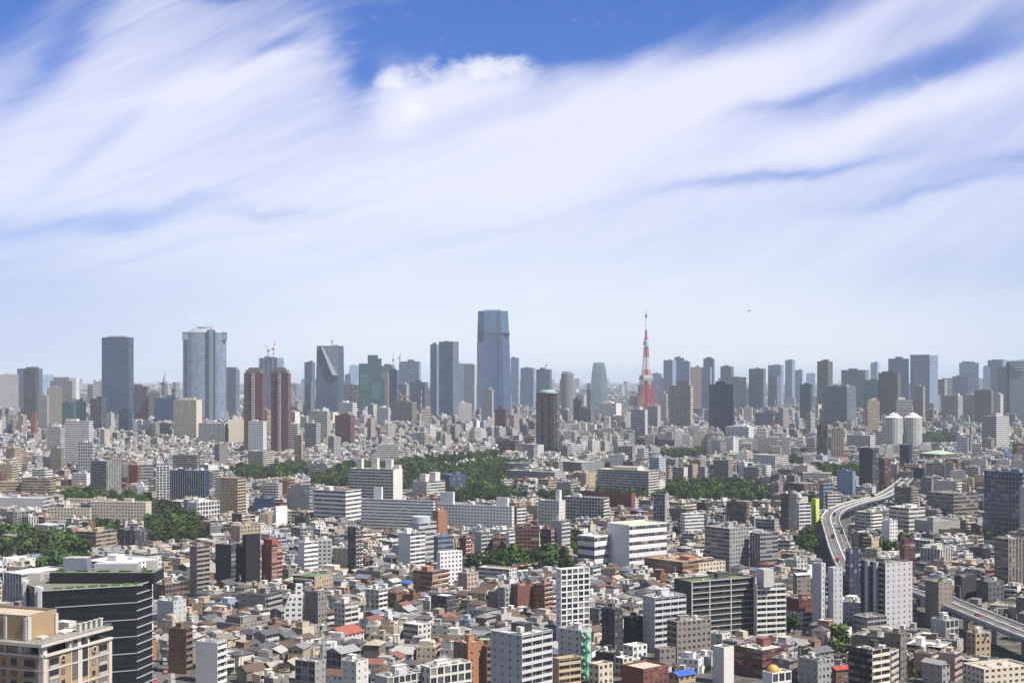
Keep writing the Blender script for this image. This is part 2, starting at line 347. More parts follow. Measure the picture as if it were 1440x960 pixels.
def clutter(r, w, d, z, lvl=1, col=(.5, .5, .5), tank=None, pent=None):
    """rooftop equipment as (name, mesh) pairs, standing on the roof deck z"""
    out = []
    fl = min(w, d)
    if fl < 5: return out
    pen = r.random() < .75 if pent is None else pent
    px = r.uniform(-.25, .25) * w; py = r.uniform(-.25, .25) * d
    if pen:
        b = MB(); pw, pd, ph = r.uniform(.2, .36) * w, r.uniform(.25, .4) * d, r.uniform(2.4, 3.8)
        pw, pd = max(2.5, min(pw, 9)), max(2.5, min(pd, 8))
        b.box(px, py, z, pw, pd, ph, 'wall_plain', col, 'roof', (.5, .49, .47)); b.box(px, py, z + ph, pw + .5, pd + .5, .2, 'wall_plain', tuple(min(.8, c * 1.1) for c in col), bottom=True)
        b.box(px - pw / 2 - .03, py, z, .06, .9, 2.0, 'metal', (.15, .15, .16))
        out.append(('penthouse', b)); top = z + ph + .2
        if r.random() < .4:
            b = MB(); hh = r.uniform(2, 5); b.cyl(px, py, top, .09, hh, 'metal', (.5, .5, .5), 5); b.bar((px - .8, py, top + hh * .8), (px + .8, py, top + hh * .8), .07, 'metal', (.5, .5, .5)); b.bar((px - .5, py, top + hh * .6), (px + .5, py, top + hh * .6), .07, 'metal', (.5, .5, .5))
            out.append(('antenna', b))
    if (r.random() < .4 if tank is None else tank):
        b = MB(); qx, qy = -px * 1.1 + r.uniform(-1, 1), -py - r.uniform(0, 1)
        for sx in (-1, 1):
            for sy in (-1, 1): b.bar((qx + sx * .9, qy + sy * .9, z), (qx + sx * .9, qy + sy * .9, z + .9), .15, 'metal', (.3, .3, .3))
        if r.random() < .5: b.cyl(qx, qy, z + .9, 1.35, 2.1, 'metal', (.62, .62, .58), 10, dome=.4)
        else: b.box(qx, qy, z + .9, 2.6, 2.2, 2.0, 'metal', (.6, .6, .55), bottom=True)
        out.append(('water_tank', b))
    for i in range(r.randint(1, 3 if lvl < 2 else 6)):
        b = MB(); ax_, ay_ = r.uniform(-.36, .36) * w, r.uniform(-.36, .36) * d
        for q in range(r.randint(1, 4)):
            g = r.uniform(.4, .68); b.box(ax_ + q * 1.25 - 1, ay_, z, 1.0, r.uniform(.7, 1.3), r.uniform(.8, 1.5), 'metal', (g, g, g * .97), 'metal', (g * .8,) * 3)
        out.append(('air_conditioner', b))
    if lvl >= 1 and r.random() < .5:
        b = MB(); a_ = r.uniform(-.3, .3) * d; b.bar((-w * .4, a_, z + .3), (w * .4, a_, z + .3), .22, 'metal', (.4, .4, .4)); b.bar((-w * .4, a_ + .6, z + .3), (w * .3, a_ + .6, z + .3), .15, 'metal', (.45, .42, .4))
        out.append(('roof_pipe', b))
    if lvl >= 2 and r.random() < .8:
        b = MB(); x0, y0 = w / 2 - .6, d / 2 - .6
        for (p, q) in (((-x0, -y0), (x0, -y0)), ((x0, -y0), (x0, y0)), ((x0, y0), (-x0, y0)), ((-x0, y0), (-x0, -y0))):
            b.bar((*p, z + 1.6), (*q, z + 1.6), .08, 'metal', (.6, .6, .6))
            n = max(2, int(math.dist(p, q) / 2.5))
            for i in range(n + 1):
                t = i / n; b.bar((p[0] + (q[0] - p[0]) * t, p[1] + (q[1] - p[1]) * t, z), (p[0] + (q[0] - p[0]) * t, p[1] + (q[1] - p[1]) * t, z + 1.6), .07, 'metal', (.6, .6, .6))
        out.append(('railing', b))
    return out


def add_parts(root, parts):
    last = None
    for nm, q in parts:
        e = q.build(nm, last if nm == 'antenna' and last is not None else root)
        if nm == 'penthouse': last = e


def body(w, d, z0, z1, sty, col, fh, off=(0, 0), scol=None):
    """four walls; sty = (front -y, right +x[, back, left]); scol = second colour of the right wall"""
    b = MB(); x0, x1, y0, y1 = -w / 2, w / 2, -d / 2, d / 2
    s = list(sty) + [sty[0], sty[1]] if len(sty) == 2 else list(sty)
    P = [(x0, y0), (x1, y0), (x1, y1), (x0, y1)]; nf = max(1, round((z1 - z0) / fh))
    for i in range(4):
        L = w if i % 2 == 0 else d; bay = STY.get(s[i], (3.0,))[0]
        b.wall(P[i], P[(i + 1) % 4], z0, z1, s[i], max(1, round(L / bay)), nf, scol if (scol and i == 1) else col, off)
    return b


PANE = {}
def pane_mesh(w, h):
    key = (round(w, 2), round(h, 2))
    if key not in PANE:
        b = MB(); fr = .07; x, y = w / 2, h / 2
        b.face([(-x, 0, -y), (x, 0, -y), (x, 0, y), (-x, 0, y)], 'glass', (0, 0, 0))
        g = (.35, .35, .36)
        for (cx, cz, a, c) in ((0, -y + fr / 2, w, fr), (0, y - fr / 2, w, fr), (-x + fr / 2, 0, fr, h - 2 * fr), (x - fr / 2, 0, fr, h - 2 * fr), (0, 0, fr, h - 2 * fr)):
            b.box(cx, -.04, cz - c / 2, a, .07, c, 'metal', g, bottom=True)
        PANE[key] = b.mesh('window')
    return PANE[key]


def hero_face(wall, wins, a, b, z0, z1, style, fh, col, barc=None, skip=None):
    """wall from a to b with real recessed openings; wins collects (x, y, z, angle, w, h)"""
    L = math.dist(a, b); bay, u0, u1, v0, v1, dep = STY[style]
    nb, nf = max(1, round(L / bay)), max(1, round((z1 - z0) / fh)); bw, fhh = L / nb, (z1 - z0) / nf
    dx, dy = (b[0] - a[0]) / L, (b[1] - a[1]) / L; nx, ny = -dy, dx          # inward normal
    ang = math.atan2(dy, dx)
    def P(u, z, q=0): return (a[0] + dx * u + nx * q, a[1] + dy * u + ny * q, z)
    lo = barc or tuple(min(.82, c * 1.12 + .03) for c in col)
    for f in range(nf):
        za, zb = z0 + f * fhh, z0 + (f + 1) * fhh
        for i in range(nb):
            ua, ub = i * bw, (i + 1) * bw; wa, wb, wz, wt = ua + u0 * bw, ua + u1 * bw, za + v0 * fhh, za + v1 * fhh
            if skip and skip(i, f, nb, nf):
                wall.face([P(ua, za), P(ub, za), P(ub, zb), P(ua, zb)], 'wall_plain', col); continue
            cb = lo if style == 'B' else col
            wall.face([P(ua, za), P(ub, za), P(ub, wz), P(ua, wz)], 'wall_plain', cb)
            wall.face([P(ua, wt), P(ub, wt), P(ub, zb), P(ua, zb)], 'wall_plain', col)
            wall.face([P(ua, wz), P(wa, wz), P(wa, wt), P(ua, wt)], 'wall_plain', col); wall.face([P(wb, wz), P(ub, wz), P(ub, wt), P(wb, wt)], 'wall_plain', col)
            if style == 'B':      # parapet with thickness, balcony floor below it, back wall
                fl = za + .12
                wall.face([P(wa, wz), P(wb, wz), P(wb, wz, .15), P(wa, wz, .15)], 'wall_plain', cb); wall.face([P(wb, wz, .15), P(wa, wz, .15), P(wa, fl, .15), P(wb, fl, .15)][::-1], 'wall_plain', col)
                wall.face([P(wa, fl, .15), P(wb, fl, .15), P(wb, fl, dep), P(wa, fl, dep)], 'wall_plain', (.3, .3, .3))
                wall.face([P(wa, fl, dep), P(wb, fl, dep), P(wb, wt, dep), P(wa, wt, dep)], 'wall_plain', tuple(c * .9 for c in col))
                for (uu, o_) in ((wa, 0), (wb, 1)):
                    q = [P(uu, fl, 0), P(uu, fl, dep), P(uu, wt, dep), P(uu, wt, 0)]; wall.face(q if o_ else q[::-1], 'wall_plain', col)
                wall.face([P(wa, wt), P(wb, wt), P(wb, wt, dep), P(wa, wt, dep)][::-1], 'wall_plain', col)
                ww = (wb - wa) * .36
                for t in (.27, .73):
                    um = wa + (wb - wa) * t; p = P(um, (fl + wt - .1) / 2, dep - .1); wins.append((*p, ang, ww, wt - fl - .35))
            else:
                for q, c in (([P(wa, wz), P(wb, wz), P(wb, wz, dep), P(wa, wz, dep)], col), ([P(wb, wt), P(wa, wt), P(wa, wt, dep), P(wb, wt, dep)], col),
                             ([P(wa, wt), P(wa, wz), P(wa, wz, dep), P(wa, wt, dep)], col), ([P(wb, wz), P(wb, wt), P(wb, wt, dep), P(wb, wz, dep)], col)):
                    wall.face(q, 'wall_plain', c)
                p = P((wa + wb) / 2, (wz + wt) / 2, dep); wins.append((*p, ang, wb - wa, wt - wz))


def place_windows(root, wins, cap=96):
    wins.sort(key=lambda t: -t[2])
    for (x, y, z, a, w, h) in wins[:cap]:
        o = bpy.data.objects.new('window', pane_mesh(w, h)); C.objects.link(o); o.parent = root; o.location = (x, y, z); o.rotation_euler = (0, 0, a)
    if len(wins) > cap:
        b = MB()
        for (x, y, z, a, w, h) in wins[cap:]:
            c, s_ = math.cos(a) * w / 2, math.sin(a) * w / 2
            b.face([(x - c, y - s_, z - h / 2), (x + c, y + s_, z - h / 2), (x + c, y + s_, z + h / 2), (x - c, y - s_, z + h / 2)], 'glass', (0, 0, 0))
        b.build('windows', root)['kind'] = 'stuff'


OCC = set(); PROT = []; ANCH = []
def occupy(x, y, w, d, ang, pad=3):
    c, s_ = math.cos(ang), math.sin(ang); nx, ny = int((w + 2 * pad) / 3) + 2, int((d + 2 * pad) / 3) + 2
    for i in range(nx):
        for j in range(ny):
            a, b = -w / 2 - pad + (w + 2 * pad) * i / (nx - 1), -d / 2 - pad + (d + 2 * pad) * j / (ny - 1)
            OCC.add((int((x + a * c - b * s_) // 4), int((y + a * s_ + b * c) // 4)))


def solve(x0, xc, x1, D):
    """footprint from its three visible edges: width, depth, rotation, centre"""
    if xc is None:
        xm = (x0 + x1) / 2; th = math.atan(tx(xm)) + .02; w = (x1 - x0) / F * D / math.cos(math.atan(tx(xm))); d = max(12, min(w * .7, 45))
        cx, cy = tx(xm) * D, D
        return w, d, -th, cx + math.sin(th) * d / 2, cy + math.cos(th) * d / 2
    p, q = max(1, xc - x0), max(1, x1 - xc)
    th = math.atan(tx(xc)) + R(22 + 42 * q / (p + q)); c, s_ = math.cos(th), math.sin(th); t0, t1, Px = tx(x0), tx(x1), tx(xc) * D
    w = (Px - t0 * D) / (c + t0 * s_); d = (t1 * D - Px) / (s_ - t1 * c)
    cx = Px - w / 2 * c + d / 2 * s_; cy = D + w / 2 * s_ + d / 2 * c
    return w, d, -th, cx, cy


# ------------------------------------------------------------------ setting: ground
g = MB(); g.face([(-60000, -3000, 0), (60000, -3000, 0), (60000, 60000, 0), (-60000, 60000, 0)], 'ground', (.1, .1, .1))
tag(g.build('ground'), None, None, kind='structure')

# every surveyed building: left|corner|right|top|ground row|walls|colour|roof|name|short name|label|options
TOWERS = '''
-8|-|24|526|592|VV|lgrey|lgrey|office_tower|pale ribbed office|pale ribbed office tower beside the dark narrow tower at the skyline's end|
24|-|60|518|585|CC|slate|grey|office_tower||wide blue grey slab tower standing behind the dark narrow tower|
33|50|55|518|610|VV|charcoal|dgrey|apartment_tower|dark narrow tower|dark narrow tower with fine vertical lines in front of a blue grey slab|fh=3.4
61|-|75|527|575|CC|paleblue|grey|office_tower||small hazy pale blue tower right of the blue grey slab|
72|-|100|535|595|VV|bronze|grey|office_tower|purple brown tower|purple brown office tower with rounded top and roof garden|
+|75|-|97|530|535|VV|bronze|grey|penthouse||
67|-|86|545|615|WW|taupe|grey|apartment_tower||brownish apartment tower in front of the purple brown office tower|
54|66|69|556|620|WW|grey|grey|apartment_tower||slim grey tan tower between the dark narrow tower and the brownish one|
87|-|107|566|612|CC|teal|dgrey|office_block||dark teal glass office block, lower of two joined halves|
105|-|121|564|611|CC|teal|dgrey|office_block||greener glass office block beside the dark teal one|
127|-|149|560|620|VV|charcoal|dgrey|office_tower|dark striped block|nearly black tower with wavy vertical stripes in front of tall blue tower|
143|181|188|474|612|CV|slate|grey|office_tower|tall blue tower|tall slate blue glass tower with flat top and pale striped side|fh=4.2
+|151|-|180|472|474|MM|grey|grey|roof_frame||
180|206|209|543|610|VV|bronze|grey|office_tower||brown vertically striped office tower against the tall blue tower|
167|-|186|577|618|CC|navy|black|office_block||small black glass block with one bright panel, under the brown striped tower|
208|-|228|552|600|WW|taupe|grey|office_block||low tan office block left of two red cranes|
218|-|251|559|608|CC|navy|grey|office_block||dark blue office block left of the great faceted tower|
244|276|284|562|622|VP|cream|offwhite|office_tower|cream finned block|cream finned block standing at the foot of the great faceted tower|v=607
279|-|321|595|628|VV|lgrey|lgrey|office_block||long low pale block with fins below the great faceted tower|v=606
322|-|343|590|628|PP|cream|cream|hall||plain cream hall left of the first red brown twin tower|v=606
314|-|337|519|600|VV|steel|grey|apartment_tower||blue grey twin-slab tower right of the great faceted tower|fh=3.4
+|318|-|334|516|519|VV|steel|grey|penthouse||
343|369|372|524|640|WW|redbrown|rust|apartment_tower|first red twin|red brown apartment tower with orange roof, first of the twin pair|v=600,fh=3.4,twin
381|405|409|524|640|WW|redbrown|rust|apartment_tower|second red twin|red brown apartment tower with orange roof, second of the twin pair|v=612,fh=3.4,twin
349|370|375|592|650|WW|white|white|apartment_tower|white grid tower|bright white gridded tower in front of the first red brown twin|v=627,fh=3.4
91|125|131|592|672|RR|white|lgrey|apartment_tower|white banded tower|white banded office tower with pale rooftop box, over low white houses|v=652
+|93|-|111|589|592|PP|offwhite|lgrey|penthouse||
110|130|133|622|690|GG|white|lgrey|office_block||white framed glass block in front of the white banded tower|v=664
43|49|52|582|625|PR|rosso|rosso|office_block||thin bright red slab with a white striped neighbour|v=610
66|-|91|600|640|BB|offwhite|lgrey|apartment_block||off-white balcony block left of the white banded tower|v=628
364|-|399|503|600|CC|steel|grey|office_tower|unfinished tower|unfinished blue grey tower behind the red twins with cranes on top|grid
428|-|443|509|585|CC|slate|grey|office_tower||narrow blue glass tower left of the creased dark tower|
428|-|441|540|605|VV|steel|grey|apartment_tower||grey slim tower in front of the narrow blue glass tower|
477|-|504|541|592|GG|charcoal|grey|office_block||dark checkered office block with pale grid beside the creased tower|
491|-|504|514|575|CC|paleblue|grey|office_tower||pale blue hazy tower left of the stepped green tower|
485|-|493|526|580|CC|slate|grey|office_tower||hazy dark sliver tower right of the creased tower|
536|-|556|514|590|CC|steel|grey|office_tower||blue slab tower right of the stepped green tower|
537|-|548|525|592|PP|pink|grey|office_tower||pinkish tan narrow block against the blue slab tower|
547|-|561|520|596|CC|slate|grey|office_tower||dark blue tower between pink block and broad blue tower|
561|589|592|508|588|CC|steel|grey|office_tower|broad blue tower|broad grey blue glass tower with chamfered flat top|
560|-|575|540|597|VV|lgrey|lgrey|apartment_tower||small white striped tower in front of the broad blue tower|
577|-|602|537|592|CC|slate|grey|office_block||dark glass block with white end below the broad blue tower|
550|-|586|565|605|VV|taupe|grey|office_block||grey brown block under the red gantry cranes|
599|-|617|547|600|VV|taupe|dgrey|office_tower||brown purple tower in front of the pale glass pair|
605|-|618|484|603|CC|steel|lgrey|office_tower||paler left half of the pair of joined glass towers|
617|637|645|480|605|CV|steel|lgrey|office_tower|joined glass pair|taller right half of the pair of joined glass towers, white crown|
645|-|652|511|596|CC|steel|grey|office_tower||narrow grey sliver tower between glass pair and white striped block|
650|-|670|512|592|VV|white|lgrey|office_tower||white office tower with bold black vertical stripes|
677|692|694|548|615|WW|lgrey|lgrey|apartment_tower|small pale tower|small pale apartment tower at the foot of the tallest tower|v=586,fh=3.4
645|-|663|567|604|WW|offwhite|lgrey|office_block||low pale block below the white striped office tower|
696|-|714|575|612|WW|maroon|rust|apartment_block||reddish block right of the small pale tower|
476|-|502|566|606|RR|white|white|office_block||low wide white block below the dark checkered block|v=580
471|493|499|584|630|VW|maroon|brown|apartment_block|dark red block|dark red brown block with red rooftop, over the white school|v=612
530|546|549|573|612|VV|white|white|apartment_block||white twin-fronted block right of the stepped green tower's foot|v=588
434|460|465|578|630|BV|offwhite|palegreen|apartment_block||cream block with a pale green rooftop house|v=608
399|-|422|596|640|BB|offwhite|lgrey|apartment_block||off-white gridded balcony block beside the second red twin|v=616
429|-|451|595|636|BB|lgrey|lgrey|apartment_block||light grey gridded block right of the off-white gridded one|v=612
414|424|426|612|658|BS|tan|brown|apartment_tower|orange brown tower|thin orange brown apartment tower above the dark trees|v=636
530|-|559|625|655|RR|lgrey|lgrey|apartment_block||grey four-storey slab with rooftop box behind the long park|v=638
592|-|606|574|610|BB|cream|lgrey|apartment_block||small beige block below the red gantry cranes|v=586
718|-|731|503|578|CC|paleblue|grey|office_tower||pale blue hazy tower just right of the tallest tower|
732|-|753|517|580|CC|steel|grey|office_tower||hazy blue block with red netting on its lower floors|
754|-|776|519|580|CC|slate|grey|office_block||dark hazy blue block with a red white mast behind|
825|-|832|548|592|VV|charcoal|grey|office_block||small dark block left of the tapering rounded tower|
754|783|787|553|640|BB|bronze|green|apartment_tower|brown bay tower|brown balcony apartment tower with round pale green roof|v=620,fh=3.3,bay
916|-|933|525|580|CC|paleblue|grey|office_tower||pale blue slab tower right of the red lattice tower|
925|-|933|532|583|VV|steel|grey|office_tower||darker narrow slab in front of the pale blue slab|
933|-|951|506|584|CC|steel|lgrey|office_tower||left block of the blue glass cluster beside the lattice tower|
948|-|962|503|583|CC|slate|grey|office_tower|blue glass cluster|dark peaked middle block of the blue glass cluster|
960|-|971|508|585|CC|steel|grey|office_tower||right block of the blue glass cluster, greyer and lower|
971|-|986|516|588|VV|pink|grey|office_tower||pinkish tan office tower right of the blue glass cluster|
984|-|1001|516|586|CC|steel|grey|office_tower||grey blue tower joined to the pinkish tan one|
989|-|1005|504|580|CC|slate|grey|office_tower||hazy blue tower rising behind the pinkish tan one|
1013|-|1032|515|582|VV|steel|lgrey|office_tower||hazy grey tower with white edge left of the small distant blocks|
941|971|975|542|622|GB|cream|grey|apartment_tower|beige grid tower|big beige grid apartment tower with dark cap|v=600,fh=3.4
+|950|-|972|535|542|VV|grey|grey|penthouse||
929|937|939|553|605|PB|cream|lgrey|apartment_tower||thin cream tower between lattice tower and beige grid tower|
887|907|911|576|630|GV|white|dgrey|apartment_tower|black and white block|black and white framed block in front of the red lattice tower|v=605
911|-|929|571|616|WW|lgrey|lgrey|apartment_tower||grey stepped apartment tower at the lattice tower's right foot|v=600
997|1031|1034|540|620|VV|navy|dgrey|apartment_tower|navy block tower|broad navy blue tower with dotted vertical window lines|v=600,fh=3.3
1019|-|1049|530|590|VV|slate|grey|office_tower||purple blue wide tower behind the navy block tower|
1053|-|1077|518|590|VV|steel|grey|office_tower||hazy grey blue ribbed tower right of the navy block tower|
1062|-|1094|580|613|RR|slate|grey|office_block||long dark office block with bold pale horizontal bands|v=600
806|-|820|562|610|VV|charcoal|dgrey|apartment_tower||dark brown slim block left of the grey brown pair|v=590
814|831|834|575|614|VV|taupe|grey|apartment_tower||grey brown block pair below the tapering rounded tower|v=594
842|-|874|567|604|PP|offwhite|cream|hall||wide pale windowless hall below the tapering rounded tower|v=583
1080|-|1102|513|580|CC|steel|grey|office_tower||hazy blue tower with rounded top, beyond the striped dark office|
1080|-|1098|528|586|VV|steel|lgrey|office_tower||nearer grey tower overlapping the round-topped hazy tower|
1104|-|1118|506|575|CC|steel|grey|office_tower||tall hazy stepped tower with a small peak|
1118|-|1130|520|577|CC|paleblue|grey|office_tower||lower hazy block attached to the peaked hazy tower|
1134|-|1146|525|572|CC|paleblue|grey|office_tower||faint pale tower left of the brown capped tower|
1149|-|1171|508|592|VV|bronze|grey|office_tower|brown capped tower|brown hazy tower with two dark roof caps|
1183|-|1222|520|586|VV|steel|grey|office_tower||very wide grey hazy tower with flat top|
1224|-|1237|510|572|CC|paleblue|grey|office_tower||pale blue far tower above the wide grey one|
1125|1140|1143|540|605|CP|teal|offwhite|office_tower||teal glass tower with cream side wall|v=576
1159|1191|1204|543|612|RV|steel|white|office_tower|white edged grid office|grey gridded office tower with thick white side|v=590
1215|-|1235|534|597|CC|teal|dgrey|office_tower||dark blue green glass tower left of the dark brown tower|
1235|1262|1267|524|604|VV|bronze|dgrey|office_tower|dark brown tower|dark brown office tower in front of two blue glass towers|v=582
1250|-|1277|504|590|CC|slate|lgrey|office_tower||blue glass tower rising behind the dark brown tower|
1280|-|1319|500|594|CC|steel|paleblue|office_tower|big blue glass slab|biggest blue glass slab tower with a paler central panel|panel
1216|1220|1237|563|615|WB|tan|lgrey|apartment_tower||tan and white striped apartment tower in front of the teal tower|v=597
1261|-|1282|562|612|BB|offwhite|lgrey|apartment_tower||off-white apartment block with small roof house under dark brown tower|v=585
1284|1298|1301|543|607|VV|pink|grey|apartment_tower||pinkish brown slim tower at the foot of the biggest blue slab|v=585
1325|-|1354|556|605|VV|lgrey|lgrey|office_block||wide pale office block, flat half of a long pair|v=584
1354|-|1380|555|604|VV|offwhite|lgrey|office_block||wide pale office block with fins, second half of a long pair|v=584
1371|1394|1397|549|607|RR|taupe|grey|office_tower||grey brown banded block right of the long pale pair|v=583
1340|-|1360|529|592|VV|steel|lgrey|office_tower||grey tower with white crown band and rooftop mast|
1350|-|1375|510|582|CC|steel|grey|office_tower||hazy blue paired tower with pale gap in its middle|
1389|-|1417|506|582|CC|steel|grey|office_tower||hazy broad tower left of the angular stepped tower|
1383|-|1392|515|583|CC|paleblue|grey|office_tower||faint narrow tower left of the hazy broad tower|
1404|-|1418|516|590|VV|bronze|grey|office_tower||brownish slab between hazy broad tower and angular tower|
1381|1401|1419|585|636|BW|lgrey|lgrey|apartment_tower|grey grid tower|grey gridded apartment tower with blue central strip|v=615
1397|-|1411|554|604|WW|offwhite|lgrey|apartment_tower||plain pale block below the brownish slab|v=582
'''
